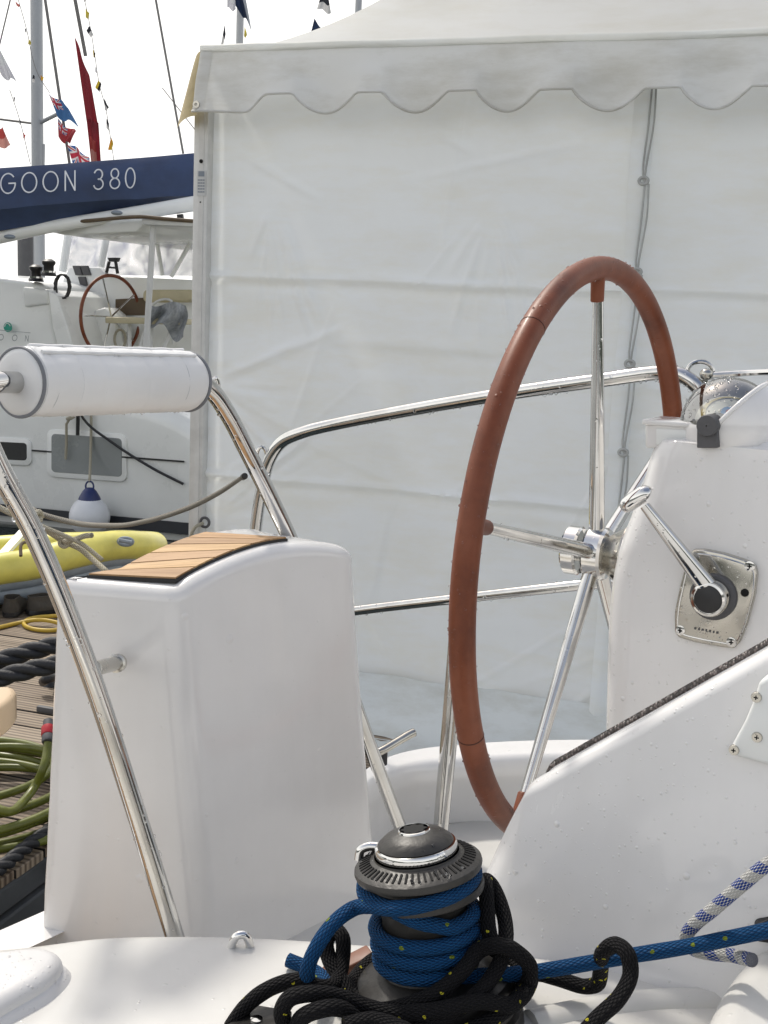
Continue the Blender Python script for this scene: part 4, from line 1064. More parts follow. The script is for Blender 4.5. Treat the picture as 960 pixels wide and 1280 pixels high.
for k in range(61):
    a = 2*PI*k/60; e1_ = V((0, 1, 0)); e2_ = hcut.normalized().cross(e1_); q = hcut.normalized()*-.05 + (e1_*math.cos(a) + e2_*math.sin(a))
    if q.z > -.45: hq.append(DC + BA*(.006 + q.x*R1*1.17) + BP*q.y*R1*1.13 + UP*q.z*R1*1.10)
hq.sort(key=lambda p: math.atan2((p-DC).dot(BP), (p-DC).dot(UP) + .001) )
MB().tube(hq, .0032, 8).build('hood_rim', M['gel_dry'], cmp_, 180)
MB().lathe([(R1*1.0, -.035), (R1*1.02, -.006), (R1*1.0, .0)], DC, UP, 48, True).build('bowl', M['gel_dry'], cmp_, 40)
bd = []
for _ in range(170):
    th, ph = random.uniform(PI*.6, PI*1.75), random.uniform(.1, 1.4)
    bd.append(DC + BA*(R1*math.cos(th)*math.sin(ph)) + BP*(R1*.95*math.sin(th)*math.sin(ph)) + UP*R1*math.cos(ph))
beads(bd, parent=cmp_, lo=.0006, hi=.0024)

# ------------------------------------------------------------------ winch
WX = on_z(545, 1262, LZ)
wa = (UP + V((-.165, .075, 0))).normalized()
WH = .188
winch = thing('sheet_winch', WX, 'grey self tailing sheet winch wound with blue and black rope', 'winch')
def wz(h): return WX + wa*h
wx = V((1, 0, 0)); wx = (wx - wa*wx.dot(wa)).normalized(); wy = wa.cross(wx)
def wp(h, r, deg): a = math.radians(deg); return WX + wa*h + (wx*math.cos(a) + wy*math.sin(a))*r
MB().lathe([(.088, -.03), (.088, .0), (.083, .003), (.081, .02), (.079, .034), (.074, .038), (.06, .042), (.05, .048)], WX, wa, 56).build('base_skirt', M['winchd'], winch, 35)
MB().lathe([(.05, .046), (.045, .052), (.043, .07), (.043, .112), (.045, .118), (.05, .122), (.052, .126)], WX, wa, 56).build('drum', M['winch'], winch, 35)
H = WH
MB().lathe([(.052, .124), (.0545, .127), (.0545, .130), (.05, .133), (.0635, H-.062), (.0645, H-.058), (.0635, H-.054), (.05, H-.05), (.048, H-.047)], WX, wa, 64).build('lower_jaw', M['winchd'], winch, 35)
jaw = MB().lathe([(.047, H-.048), (.05, H-.046), (.0635, H-.040), (.0648, H-.036), (.0642, H-.0325), (.06, H-.030), (.0435, H-.0235), (.043, H-.022)], WX, wa, 72).build('upper_jaw', M['winch'], winch, 35)
mb = MB()
for k in range(56):
    a = k*360/56; c0 = wp(H-.0245, .0475, a); c1 = wp(H-.0295, .0595, a); d = (c1-c0); tg = d.cross(wa).normalized()
    mb.box((c0+c1)/2 - wa*.0002, d*.5*.92, tg*.0011, wa*.0008)
mb.build('grip_slots', M['hole'], jaw, 0)
MB().lathe([(.0415, H-.025), (.0416, H-.0215), (.0418, H-.0212), (.0418, H-.0145), (.0405, H-.0125), (.037, H-.0118)], WX, wa, 64).build('chrome_ring', M['chrome'], winch, 40)
cap = MB().lathe([(.0385, H-.0115), (.0375, H-.0095), (.030, H-.0035), (.021, H+.0), (.0165, H+.001)], WX, wa, 56).build('cap', M['winch'], winch, 40)
MB().lathe([(.0168, H+.0005), (.0160, H+.0025), (.0146, H+.0029), (.0144, H+.0020), (.0142, H-.015)], WX, wa, 40).build('socket_ring', M['steel'], cap, 40)
star = []
for k in range(16): star.append((.0143 if k % 2 == 0 else .0104, k*22.5))
mb = MB().loft([[wp(H+.0027, r, a) for r, a in star], [wp(H-.014, r, a) for r, a in star]], True, True)
mb.build('handle_socket', M['hole'], cap, 20)
mb = MB().lathe([(.0128, H+.0014), (.0126, H+.0014)], WX, wa, 40)
# self-tailing arm
pts = [wp(H-.020, .043, 150), wp(H-.019, .054, 154), wp(H-.022, .062, 157), wp(H-.032, .065, 158)]
MB().tube(catmull(pts, 5), .0048, 12).build('tailing_arm', M['chrome'], winch, 60)
bd = [wp(H - .0275 + random.uniform(-.001, .002), random.uniform(.044, .062), random.uniform(150, 330)) for _ in range(26)]
bd += [wp(H-.0025 - .006*(k_**2), .019 + .016*k_, random.uniform(0, 360)) for k_ in [random.random() for _ in range(60)]]
beads(bd, parent=winch, lo=.0006, hi=.0022)

# blue sheet: enters from the right, four turns up the drum, into the jaw, tail falls off to the left
RB = .0076
def rad_path(turns, h0, h1, a0, r, n=26, sign=1):
    out = []
    for i in range(int(turns*n)+1):
        t = i/(turns*n); out.append(wp(h0 + (h1-h0)*t, r, a0 + sign*360*turns*t))
    return out
helix = rad_path(3.0, .057, .104, 300, .043 + RB, 24, -1)
lead = [at(1700, 1010, .85), at(1400, 1072, .92), at(1180, 1118, .98), at(1060, 1143, 1.02), at(960, 1163, 1.055), at(860, 1183, 1.085), at(780, 1196, 1.10), at(700, 1210, 1.105), at(650, 1217, 1.105)]
e_ = helix[-1]
up = [wp(.110, .0515, 285), wp(.119, .054, 262), wp(.131, .057, 240), wp(.134, .058, 200), wp(.138, .057, 160), wp(H-.049, .055, 110), wp(H-.049, .0555, 60), wp(H-.049, .056, 10), wp(H-.049, .0565, 330), wp(H-.050, .058, 300), wp(H-.051, .0605, 270), wp(H-.052, .064, 245)]
tail = [at(446, 1134, 1.105), at(420, 1151, 1.09), at(403, 1172, 1.08), at(388, 1200, 1.075), at(384, 1222, 1.08), at(394, 1238, 1.10), at(408, 1236, 1.135), at(404, 1222, 1.16), at(385, 1210, 1.18), at(360, 1200, 1.19)]
pts = catmull(lead + helix[1:] + up + tail, 5)
def uneven(P, r): return [r*(1 + .05*noise.noise(p*38) + .025*noise.noise(p*110)) for p in P]
blue = MB().tube(pts, uneven(pts, RB), 14).build('sheet_rope', M['rblue'], None, 180)
tag(blue, 'wet blue braided rope wound round the winch drum and led off right', 'rope')
# black rope with yellow flecks, knotted and piled round the winch foot
RK = .0079
bk = [at(700, 1330, 1.00), at(745, 1275, 1.02), at(774, 1247, 1.035), at(788, 1218, 1.05), at(784, 1192, 1.06), at(770, 1181, 1.075), at(754, 1190, 1.09), at(751, 1212, 1.115), at(746, 1230, 1.125), at(730, 1233, 1.13), at(700, 1224, 1.14), at(672, 1217, 1.15), at(655, 1222, 1.14), at(648, 1232, 1.12), at(660, 1228, 1.09), at(662, 1208, 1.085), at(648, 1192, 1.08), at(628, 1182, 1.075),
      wp(.078, .066, -40), wp(.068, .068, -62), wp(.055, .071, -85), wp(.045, .074, -108), wp(.037, .078, -130), wp(.033, .082, -152), wp(.032, .083, 175), wp(.034, .082, 130), wp(.036, .080, 90), wp(.04, .078, 50), wp(.048, .076, 20), wp(.06, .074, -5), wp(.072, .071, -25),
      wp(.088, .066, -20), wp(.104, .064, -8), wp(.118, .065, 4), wp(.122, .068, 14), wp(.115, .074, 16), wp(.1, .078, 8), wp(.082, .08, -4), wp(.066, .08, -25), wp(.052, .081, -50), wp(.04, .083, -75), wp(.03, .087, -100), wp(.026, .092, -125), wp(.03, .095, -150), wp(.045, .09, -172),
      at(412, 1200, 1.13), at(408, 1178, 1.14), at(418, 1163, 1.15), at(428, 1172, 1.14), at(428, 1200, 1.13), at(420, 1228, 1.105), at(400, 1234, 1.08), at(372, 1226, 1.08), at(345, 1232, 1.08), at(318, 1248, 1.08), at(296, 1272, 1.08), at(284, 1300, 1.08), at(300, 1330, 1.07), at(340, 1340, 1.05), at(372, 1310, 1.03), at(352, 1268, 1.03), at(362, 1248, 1.03), at(390, 1242, 1.035), at(425, 1246, 1.045), at(455, 1257, 1.045), at(490, 1266, 1.04), at(540, 1264, 1.035), at(600, 1252, 1.04), wp(.03, .098, -40), wp(.03, .1, -10), wp(.02, .1, 30)]
bkp = catmull(bk, 7); black = MB().tube(bkp, uneven(bkp, RK), 14).build('halyard_rope', M['rblack'], None, 180)
tag(black, 'black rope with yellow flecks piled and knotted round the winch foot', 'rope')
bk2 = [wp(.02, .098, 60), wp(.022, .098, 20), wp(.026, .094, -20), wp(.024, .093, -60), wp(.02, .096, -90), wp(.016, .1, -120), at(430, 1262, 1.03), at(400, 1262, 1.02), at(375, 1275, 1.02), at(372, 1310, 1.02), at(410, 1335, 1.02), at(470, 1330, 1.0), at(520, 1300, 1.0), at(470, 1276, 1.02), at(430, 1282, 1.01)]
bkp = catmull(bk2, 7); b2 = MB().tube(bkp, uneven(bkp, RK), 14).build('halyard_rope', M['rblack'], None, 180)
tag(b2, 'loose black rope bight lying lowest in front of the winch foot', 'rope')
# black rope clutch at bottom left and teak block glimpsed beside the drum
clu = thing('rope_clutch', on_z(330, 1290, LZ), 'black wedge topped rope clutch under the black rope', 'rope clutch')
c1, c2, c3, c4 = at(268, 1292, 1.06), at(318, 1254, 1.10), at(366, 1262, 1.06), at(332, 1300, 1.00)
mb = MB().prism([c1, c2, c3, c4], -UP*.05, .003, 2); mb.build('body', M['winchd'], clu, 40)
MB().lathe([(.006, 0), (.006, .003), (.001, .0035)], (c1+c2+c3+c4)/4, UP, 14, True).build('bolt', M['steel'], clu)
tb = thing('teak_block', at(432, 1212, 1.16), 'small reddish teak block on the ledge beside the winch drum', 'block')
c = at(436, 1205, 1.19)
MB().box(c, V((.024, .006, .011)), V((-.004, .010, 0)), V((-.002, 0, .004)), .002, 2).build('wood', simple('red_teak', (.2, .075, .04), .5, scale=30), tb, 40)
c = at(436, 1228, 1.19); MB().box(c - UP*.02, V((.03, .008, .006)), V((-.006, .018, 0)), V((0, 0, .03)), .002, 2).build('foot', M['black'], tb, 40)
# white rope with blue tracer at right and its black block
tr = [at(1420, 830, .93), at(1200, 945, .97), at(1010, 1052, 1.02), at(960, 1080, 1.04), at(925, 1108, 1.06), at(890, 1138, 1.08), at(866, 1158, 1.10), at(858, 1172, 1.11), at(866, 1186, 1.11), at(888, 1192, 1.10), at(912, 1194, 1.085), at(940, 1200, 1.05)]
t_ = MB().tube(catmull(tr, 8), .0068, 14).build('control_line', M['rtrace'], None, 180)
tag(t_, 'white rope with blue tracer lying against the coaming at right', 'rope')
JD = on_z(960, 1184, LZ + .071).y
jb = thing('jam_cleat', at(960, 1184, JD), 'black jam cleat on the moulding at the right edge', 'jam cleat')
MB().prism([at(x, y, JD) for x, y in ((944, 1164), (947, 1156), (970, 1146), (1010, 1140), (1010, 1166), (952, 1172))], V((.004, .025, 0)), .003, 3).build('cheek', M['blackgl'], jb, 40)
MB().prism([at(x, y, JD - .004) for x, y in ((943, 1168), (955, 1166), (1000, 1166), (1000, 1186), (946, 1178))], V((.004, .025, 0)), .003, 3).build('base', M['black'], jb, 40)
#PART3
# ------------------------------------------------------------------ catamaran moored beyond the pontoon
CD = 10.6
CP0 = at(130, 600, CD); CN = -TW                  # hull side plane, normal toward us
def cp(px, py, out=0.0): return on_plane(px, py, CP0 + CN*out, TW)
cat_ = thing('catamaran', (CP0.x, CP0.y, 0), 'cream sailing catamaran with navy sail cover moored behind the cushion', 'catamaran')
# hull side: lofted sections along its length, flat topside rolling into the deck, dark band at the waterline
secs = []
for px, yt in ((-420, 470), (-260, 474), (-100, 478), (0, 482), (90, 488), (160, 500), (205, 512), (240, 530), (275, 556), (300, 585)):
    tpt = cp(px, yt); wl = V((tpt.x, tpt.y, 0)); h = tpt.z
    pr = [wl - UP*.25 - CN*.12, wl - CN*.02]
    for k in range(1, 6): pr.append(wl + UP*(h-.14)*k/5 + CN*.05*math.sin(k/5*PI*.6))
    e = pr[-1]
    for k in range(1, 7):
        a = k/6*PI/2; pr.append(e - CN*.16*(1-math.cos(a)) + UP*.14*math.sin(a))
    pr.append(pr[-1] - CN*2.4 + UP*.05)
    secs.append(pr)
cols = [catmull([s_[k] for s_ in secs], 5) for k in range(len(secs[0]))]
MB().loft([[c[i] for c in cols] for i in range(len(cols[0]))], False, False).build('hull', M['gel_far'], cat_, 60)
def strip(pts_px, wd, out, m, nm, par, th=.01):
    rr = []
    for x, y in pts_px:
        p = cp(x, y, out); rr.append([p + UP*wd - CN*th, p + UP*wd + CN*th, p - UP*wd + CN*th, p - UP*wd - CN*th])
    return MB().loft(rr, True, True).build(nm, m, par, 20)
strip([(-420, 590), (-60, 630), (35, 641), (130, 651), (234, 661), (290, 667)], .052, .045, M['bootop'], 'waterline_band', cat_)
strip([(-420, 610), (-60, 653), (35, 664), (130, 674), (234, 684), (290, 690)], .05, .02, M['bootop'], 'boot_top', cat_)
strip([(40, 563), (130, 569.5), (230, 577)], .007, .058, M['black'], 'rub_line', cat_, .006)
def rrect(x0, y0, x1, y1, r, sl=0.0, n=5):
    out = []
    for cx, cy, a0 in ((x1-r, y0+r, -PI/2), (x1-r, y1-r, 0), (x0+r, y1-r, PI/2), (x0+r, y0+r, PI)):
        for k in range(n+1):
            a = a0 + k/n*PI/2; x, y = cx + r*math.cos(a), cy + r*math.sin(a); out.append((x, y + sl*(x-x0)))
    return out
for (x0, y0, x1, y1, r, sl, m, lab) in ((-4, 552, 33, 574, 4, .05, M['darkglass'], 'small black hull window'), (64, 542, 152, 590, 5, .07, M['hatch'], 'large grey hull window')):
    f = MB().prism([cp(x, y, .062) for x, y in rrect(x0-6, y0-6, x1+6, y1+6, r+4, sl)], TW*.05, .008, 2).build('window_frame', M['gel_far'], cat_, 40)
    MB().prism([cp(x, y, .067) for x, y in rrect(x0, y0, x1, y1, r, sl)], TW*.03, .003, 1).build('pane', m, f, 40, lab)
# cabin side with its emblem
cabp = [(-300, 330), (-80, 338), (0, 346), (40, 351), (58, 356), (63, 380), (66, 410), (72, 436), (80, 500), (-300, 500)]
mb = MB().prism([cp(x, y, -.22) for x, y in cabp], TW*1.6, .05, 4); cab = mb.build('cabin', M['gel_far'], cat_, 50)
mb = MB().prism([cp(x, y, -.19) for x, y in ((28, 358), (60, 362), (60, 380), (30, 384))], TW*.2, .02, 3); mb.build('winch_plinth', M['gel_far'], cab, 40)
def stroke(mb, pts, place, wd):
    """flat ribbon letter stroke: pts in 2-D, place maps to 3-D, slight thickness"""
    for i in range(len(pts)-1):
        (x0, y0), (x1, y1) = pts[i], pts[i+1]; L_ = math.hypot(x1-x0, y1-y0) or 1; nx, ny = -(y1-y0)/L_*wd/2, (x1-x0)/L_*wd/2
        ex, ey = (x1-x0)/L_*wd*.25, (y1-y0)/L_*wd*.25
        q = [place(x0-ex+nx, y0-ey+ny), place(x1+ex+nx, y1+ey+ny), place(x1+ex-nx, y1+ey-ny), place(x0-ex-nx, y0-ey-ny)]
        b = len(mb.v); mb.v.extend(q); mb.face((b, b+1, b+2, b+3))
def arc(cx, cy, rx, ry, a0, a1, n=20): return [(cx + rx*math.cos(math.radians(a0+(a1-a0)*i/n)), cy + ry*math.sin(math.radians(a0+(a1-a0)*i/n))) for i in range(n+1)]
GL = {'L': [[(.05, 1), (.05, 0), (.55, 0)]], 'A': [[(0, 0), (.4, 1), (.8, 0)], [(.14, .35), (.66, .35)]],
      'G': [arc(.5, .5, .5, .5, 40, 360, 26) + [(.55, .5)]], 'O': [arc(.5, .5, .5, .5, 0, 360, 28)],
      'N': [[(.05, 0), (.05, 1), (.68, 0), (.68, 1)]],
      '3': [arc(.3, .75, .25, .25, 160, -90, 14) + arc(.3, .26, .29, .26, 90, -165, 16)],
      '8': [arc(.32, .76, .23, .24, 0, 360, 20), arc(.32, .26, .29, .26, 0, 360, 22)], '0': [arc(.3, .5, .29, .5, 0, 360, 28)]}
# emblem: round green disc with a bright sweep, small lettering under a thin line
ec = cp(10, 409, -.16)
f_ = MB().lathe([(.045, 0), (.044, .004), (.0001, .005)], ec, CN, 28).build('emblem', M['green'], cab, 40)
mb = MB(); stroke(mb, arc(0, 0, .03, .034, 20, 170, 12), lambda x, y: ec + TA*x + UP*y + CN*.008, .008); mb.build('sweep', M['gel_far'], f_, 0, fix=False)
mb = MB()
for ch, px in zip('LAGOON', (-46, -31, -15, -2, 15, 31)):
    for st_ in GL[ch]: stroke(mb, st_, lambda x, y, px=px: cp(px, 425 + .05*px, -.155) + TA*x*.05 + UP*y*.052 + TA*y*.008, .13)
mb.build('lettering', M['lettergrey'], cab, 0, fix=False)
mb = MB(); stroke(mb, [(0, 0), (1, 0)], lambda x, y: cp(-40, 409, -.155)*(1-x) + cp(38, 416, -.155)*x + UP*y, .005); mb.build('lettering_line', M['lettergrey'], cab, 0, fix=False)
# aft slope of the cabin, steps down into the cockpit
def ap(px, py, d): return on_plane(px, py, CP0 + TW*d, TW)
mb = MB().prism([ap(x, y, .1) for x, y in ((60, 362), (72, 370), (88, 420), (92, 440), (74, 440), (66, 410))], TW*.9, .01, 2); mb.build('cabin_step', M['gel_far'], cat_, 40)
# bulkhead with instruments
bh = MB().prism([ap(x, y, .95) for x, y in ((70, 440), (78, 350), (86, 334), (124, 334), (134, 345), (246, 350), (246, 470), (70, 470))], TW*.1, .02, 2).build('bulkhead', M['gel_far'], cat_, 40)
for q_ in (((90, 332), (99, 332), (103, 344), (94, 344)), ((100, 332), (109, 332), (113, 344), (104, 344)), ((97, 346), (106, 346), (109, 357), (100, 357))):
    MB().prism([ap(x, y, .93) for x, y in q_], TW*.03, .004, 1).build('instrument', M['dgrey'], bh, 30)
pnl = MB().prism([ap(x, y, .93) for x, y in ((95, 366), (111, 366), (111, 388), (95, 388))], TW*.03, .004, 1).build('gauge_panel', M['grey'], bh, 30)
for x, y in ((99.5, 372), (106.5, 372)): MB().lathe([(.024, 0), (.022, .006), (.001, .007)], ap(x, y, .925), CN, 18).build('gauge', M['black'], pnl, 30)
MB().prism([ap(x, y, .925) for x, y in ((96, 380), (110, 380), (110, 387), (96, 387))], TW*.02, .002, 1).build('switch_row', M['black'], pnl, 30)
MB().prism([ap(x, y, .93) for x, y in ((96, 389), (103, 389), (103, 393), (96, 393))], TW*.02, .002, 1).build('warning_label', M['yellow'], bh, 30)
MB().prism([ap(x, y, .9) for x, y in ((100, 412), (116, 392), (116, 440), (102, 440))], TW*.03, .002, 1).build('companionway', M['black'], bh, 30)
MB().prism([ap(x, y, .93) for x, y in ((144, 374), (182, 372), (182, 394), (144, 394))], TW*.03, .004, 1).build('hatch_board', M['brown'], bh, 30)
# its wheel
hc = ap(139, 396, .55)
wn_ = V((-.85, .3, .0)).normalized(); we1 = V((wn_.y, -wn_.x, 0)).normalized()
we1 = V((.42, .9, 0)).normalized(); 
cw = MB().tube([hc + (we1*math.cos(t*2*PI/60)*.43 + UP*math.sin(t*2*PI/60)*.375) for t in range(60)], .016, 10, True).build('wheel_rim', M['leather'], cat_, 180)
for k in range(5):
    a = math.radians(35 + 72*k); MB().tube([hc, hc + (we1*math.cos(a)*.43 + UP*math.sin(a)*.375)], .008, 8).build('wheel_spoke', M['steel'], cw)
MB().prism([ap(x, y, .62) for x, y in ((118, 388), (130, 384), (144, 396), (146, 440), (112, 440))], TW*.25, .02, 2).build('helm_post', M['gel_far'], cat_, 40)
# helm seat: beige cushions, bench, legs, towel
hs = MB().prism([ap(x, y, .35) for x, y in ((131, 396), (224, 399), (224, 406), (131, 404))], TW*.4, .012, 2).build('bench_cushion', M['beige'], cat_, 40)
MB().prism([ap(x, y, .7) for x, y in rrect(178, 362, 240, 378, 6, .0)], TW*.12, .02, 3).build('backrest', M['beige'], cat_, 40)
for x0, x1 in ((162, 162), (190, 188), (184, 172), (218, 200)): MB().tube([ap(x0, 402, .5), ap(x1, 446, .45)], .018, 8).build('seat_leg', M['aluwhite'], hs)
MB().tube(catmull([ap(183, 430, .6), ap(192, 380, .6), ap(214, 376, .6), ap(216, 430, .6)], 5), .012, 8).build('seat_frame', M['aluwhite'], hs)
tw = MB().sheet(lambda u, v: ap(184 + 48*u + 3*math.sin(v*5), 380 + 3*math.sin(u*7) + (34 + 22*(.5+.5*math.sin(u*9+1)))*v*(.45+.55*u), .3 - .07*math.sin(u*11 + v*3)), 30, 20)
tt = tw.build('draped_towel', M['towel'], None, 80); tag(tt, 'grey towel draped over the helm bench of the catamaran', 'towel')
MB().tube([ap(150 + 7*math.cos(t*.5), 424 + 12*math.sin(t*.5), .5 + .01*t) for t in range(38)], .012, 8).build('rope_hank', M['rwhite'], cat_)
# winches and coiled lines on the cabin top
for x, y, lab in ((45, 352, None), (61, 345, None)):
    c = ap(x, y, .2)
    wq = MB().lathe([(.07, 0), (.06, .03), (.045, .04), (.045, .09), (.06, .11), (.06, .13), (.03, .15), (.001, .152)], c, UP, 24).build('cabin_winch', M['black'], cat_, 40)
    MB().lathe([(.062, .03), (.062, .045)], c, UP, 24).build('winch_band', M['chrome'], wq, 40)
MB().tube([ap(78 + 9*math.cos(t*.42) + 1.5*math.sin(t*1.1), 358 + 15*math.sin(t*.42), .16 + .002*t) for t in range(64)], .009, 8).build('coiled_line', M['black'], cat_)
# lamp on the rail
lm = MB().prism([ap(x, y, .9) for x, y in ((134, 322), (147, 322), (145, 327), (136, 327))], TW*.06, .003, 1)
lm.tube([ap(136.5, 327, .93), ap(133, 341, .93)], .016, 8); lm.tube([ap(144.5, 327, .93), ap(147, 342, .93)], .016, 8); lm.tube([ap(135, 334, .93), ap(146, 335, .93)], .01, 8); lm.tube([ap(132, 343, .93), ap(150, 346, .93)], .012, 8)
lm.build('winch_handle_holder', M['black'], cat_, 40)
# bimini with clear panels and its frame
MB().prism([ap(x, y, -.1) for x, y in ((72, 282), (180, 271), (246, 275), (246, 284), (180, 280), (170, 290), (80, 294), (62, 290))], TW*2.2, .02, 2).build('bimini_top', M['gel_far'], cat_, 40)
MB().prism([ap(x, y, -.2) for x, y in ((176, 273), (250, 276), (250, 284), (178, 281))], TW*.15, .015, 2).build('bimini_edge', M['aluwhite'], cat_, 40)
MB().tube(catmull([ap(72, 279, -.15), ap(110, 276, -.18), ap(176, 271, -.22), ap(200, 273, -.22), ap(250, 277, -.2)], 5), .016, 8).build('bimini_piping', M['brown'], cat_)
for q_ in (((84, 292), (132, 296), (126, 334), (76, 340)), ((134, 296), (240, 302), (246, 345), (130, 344))):
    MB().sheet(lambda u, v: (lambda a, b: a.lerp(b, v))(ap(q_[0][0], q_[0][1], 1.3).lerp(ap(q_[1][0], q_[1][1], 1.3), u), ap(q_[3][0], q_[3][1], 1.3).lerp(ap(q_[2][0], q_[2][1], 1.3), u)) + TW*.03*math.sin(u*9 + v*4), 14, 8).build('clear_panel', M['clear'], cat_, 80)
for a, b, r in (((86, 288), (78, 340), .04), ((134, 292), (126, 334), .035), ((195, 296), (203, 344), .02), ((240, 300), (214, 346), .02)): MB().tube([ap(*a, 1.25), ap(*b, 1.2)], r, 10).build('bimini_frame', M['gel_far'], cat_)
MB().tube([ap(191.5, 284, -.1), ap(187, 360, -.1), ap(182, 445, -.1)], .026, 12).build('bimini_post', M['aluwhite'], cat_)
# boom and its stowed-sail cover
cvs = []
for px, yt, ym, yb in ((-160, 219, 273, 316), (-80, 215, 267, 302), (0, 210, 261, 288), (60, 206, 256, 279), (125, 201, 251, 268), (190, 196, 247, 256), (246, 191, 244, 246), (290, 188, 240, 242)):
    D = 10.4 + .0009*px*1.2
    t_, m_, b_ = at(px, yt, D), at(px, ym, D - .12), at(px, yb, D + .02)
    bk = V((0, .34, 0))
    cvs.append([t_, t_.lerp(m_, .33) - V((0, .05, 0)), t_.lerp(m_, .66) - V((0, .045, 0)), m_, m_.lerp(b_, .5) + V((0, .03, 0)), b_, b_ + bk*.5, m_ + bk + V((0, .1, 0)), t_.lerp(m_, .5) + bk*.9])
cols = [catmull([s_[k] for s_ in cvs], 8) for k in range(9)]
CR = [[c[i] + V((0, .012*noise.noise(V((i*.23, k*1.3, 4))), .01*noise.noise(V((i*.2, k, 9)))) if 0 < k < 5 else (0, 0, 0)) for k, c in enumerate(cols)] for i in range(len(cols[0]))]
boom = thing('boom_with_sail', at(0, 300, 10.5), 'navy canvas sail cover with white lettering lying along a cream boom', 'boom')
cover = MB().loft(CR, True, True).build('sail_cover', M['navy'], boom, 50)
def cov(px, py):
    """point on the cover's front panel"""
    D = 10.4 + .0009*px*1.2
    f = (px + 160)/450; best = None
    yt = 210 - .078*px; ym = 261 - .072*px; t = (py - yt)/(ym - yt)
    a, b = at(px, yt, D), at(px, ym, D - .12)
    return a.lerp(b, t) - V((0, .075 + .01, 0))
mb = MB()
for ch, x0, w_ in (('L', -78, 18), ('A', -56, 20), ('G', -28+33, 18), ('O', 31, 18.5), ('O', 57.5, 18.5), ('N', 84, 19), ('3', 120, 20), ('8', 140, 20), ('0', 159.5, 20)):
    for st_ in GL[ch]:
        st2 = [(x0 + w_*x, 1-y) for x, y in st_]
        stroke(mb, [(x, 0.0 + y) for x, y in [(a_, b_*24.5) for a_, b_ in st2]], lambda x, y: cov(x, (219 - .045*x) + y), 1.7)
    mb.build('letter', M['letter'], cover, 0, fix=False); mb = MB()
bs = []
for px, y0, y1 in ((-160, 312, 336), (0, 286, 305), (60, 276, 292), (125, 265, 281), (190, 254, 272), (246, 244, 264), (290, 238, 258)):
    D = 10.5; a, b = at(px, y0, D), at(px, y1, D); c = (a+b)/2; r = (a-b).length/2
    bs.append([c + V((0, math.cos(k/20*2*PI)*r*.8, math.sin(k/20*2*PI)*r)) for k in range(20)])
MB().loft(bs, True, True).build('boom_spar', M['gel_far'], boom, 60)
for px, py in ((12, 297), (146, 267)): MB().ball(at(px, py - 1, 10.36), (.05, .03, .02)).build('boom_fitting', M['greypvc'], boom)
MB().tube([at(225, 268, 10.5), at(226, 276, 10.5)], .03, 8).build('boom_block', M['black'], boom)
# mainsheet tail and dark line across the hull side, fender line
o = MB().tube(catmull([cp(88, 470, .3), cp(104, 523, .16), cp(140, 553, .12), cp(190, 585, .1), cp(229, 605, .07)], 6), .012, 8).build('dark_rope', M['black'], None)
tag(o, 'thin black rope running down across the catamaran hull', 'rope')
o = MB().tube(catmull([cp(97, 470, .14), cp(97.5, 510, .12), cp(97, 544, .11)], 6), .017, 8).build('dark_strap', M['black'], None); tag(o, 'short black strap hanging above the grey hull window', 'strap')
o = MB().tube([cp(88 + 5*math.sin(t*1.1), 515 + 9*math.sin(t*.37), .13 + .0006*t) for t in range(70)] + [cp(83, 530, .12), cp(83, 555, .11), cp(82, 574, .1)], .012, 8).build('hanging_line', M['rwhite'], None); tag(o, 'knotted cream line hanging in a hank on the catamaran side', 'rope')
fd = thing('ball_fender', cp(112, 645, .2), 'white ball fender with navy top hanging on the catamaran hull', 'fender')
fc = cp(112, 645, .24); fr_ = .178
prof = [(.001, -fr_*1.02)]
for i in range(1, 26):
    a = -PI/2 + i/26*PI; prof.append((fr_*math.cos(a)*(1 - .08*max(0, math.sin(a))), fr_*math.sin(a)*1.03))
MB().lathe(prof + [(.03, fr_*1.05)], fc, UP, 32).build('ball', M['fender'], fd, 80)
MB().lathe([(.098, fr_*.83), (.088, fr_*.98), (.06, fr_*1.25), (.034, fr_*1.4), (.02, fr_*1.42)], fc, UP, 24, True).build('collar', M['blue'], fd, 50)
MB().tube([fc + V((math.cos(t*PI/8)*.035, 0, fr_*1.48 + math.sin(t*PI/8)*.045)) for t in range(16)], .008, 8, True).build('eye_loop', M['blue'], fd)
MB().tube(catmull([fc + UP*fr_*1.7, cp(113.5, 560, .1), cp(114, 520, .08), cp(114, 490, .05)], 4), .012, 8).build('lanyard', M['rwhite'], fd)

# ------------------------------------------------------------------ yellow dinghy lying on the pontoon
din = thing('inflatable_dinghy', on_z(60, 745, PZ), 'yellow inflatable dinghy with grey underside lying on the pontoon', 'dinghy')
ry_ = .084
dp = catmull([at(-260, 752, 5.6), at(-120, 730, 5.85), at(0, 711, 6.1), at(40, 705, 6.2), at(90, 692, 6.35), at(140, 682, 6.6), at(178, 682, 6.85), at(192, 682, 7.1), at(184, 682, 7.3), at(140, 681, 7.4), at(60, 683, 7.3), at(-40, 689, 7.2), at(-200, 700, 7.0)], 8)
zt_ = dp[16].z
MB().tube(dp, [ry_*(1 if 0 < i < len(dp)-1 else .5) for i in range(len(dp))], 24).build('tube', M['yellow'], din, 80)
for i in (22, 34, 48, 62):
    MB().tube(dp[i-1:i+2], ry_*1.006, 24, caps=False).build('tube_seam', M['yellow'], din, 80)
low_ = [V((p.x, p.y, p.z - .085)) + V((0, .01, 0)) for p in dp]
MB().tube(low_, .042, 18).build('rubbing_strake', M['greypvc'], din, 80)
low2 = [V((p.x, p.y, p.z - .15)) + V((.01, .03, 0)) for p in dp]
MB().tube(low2, .045, 18).build('keel_tube', M['greypvc'], din, 80)
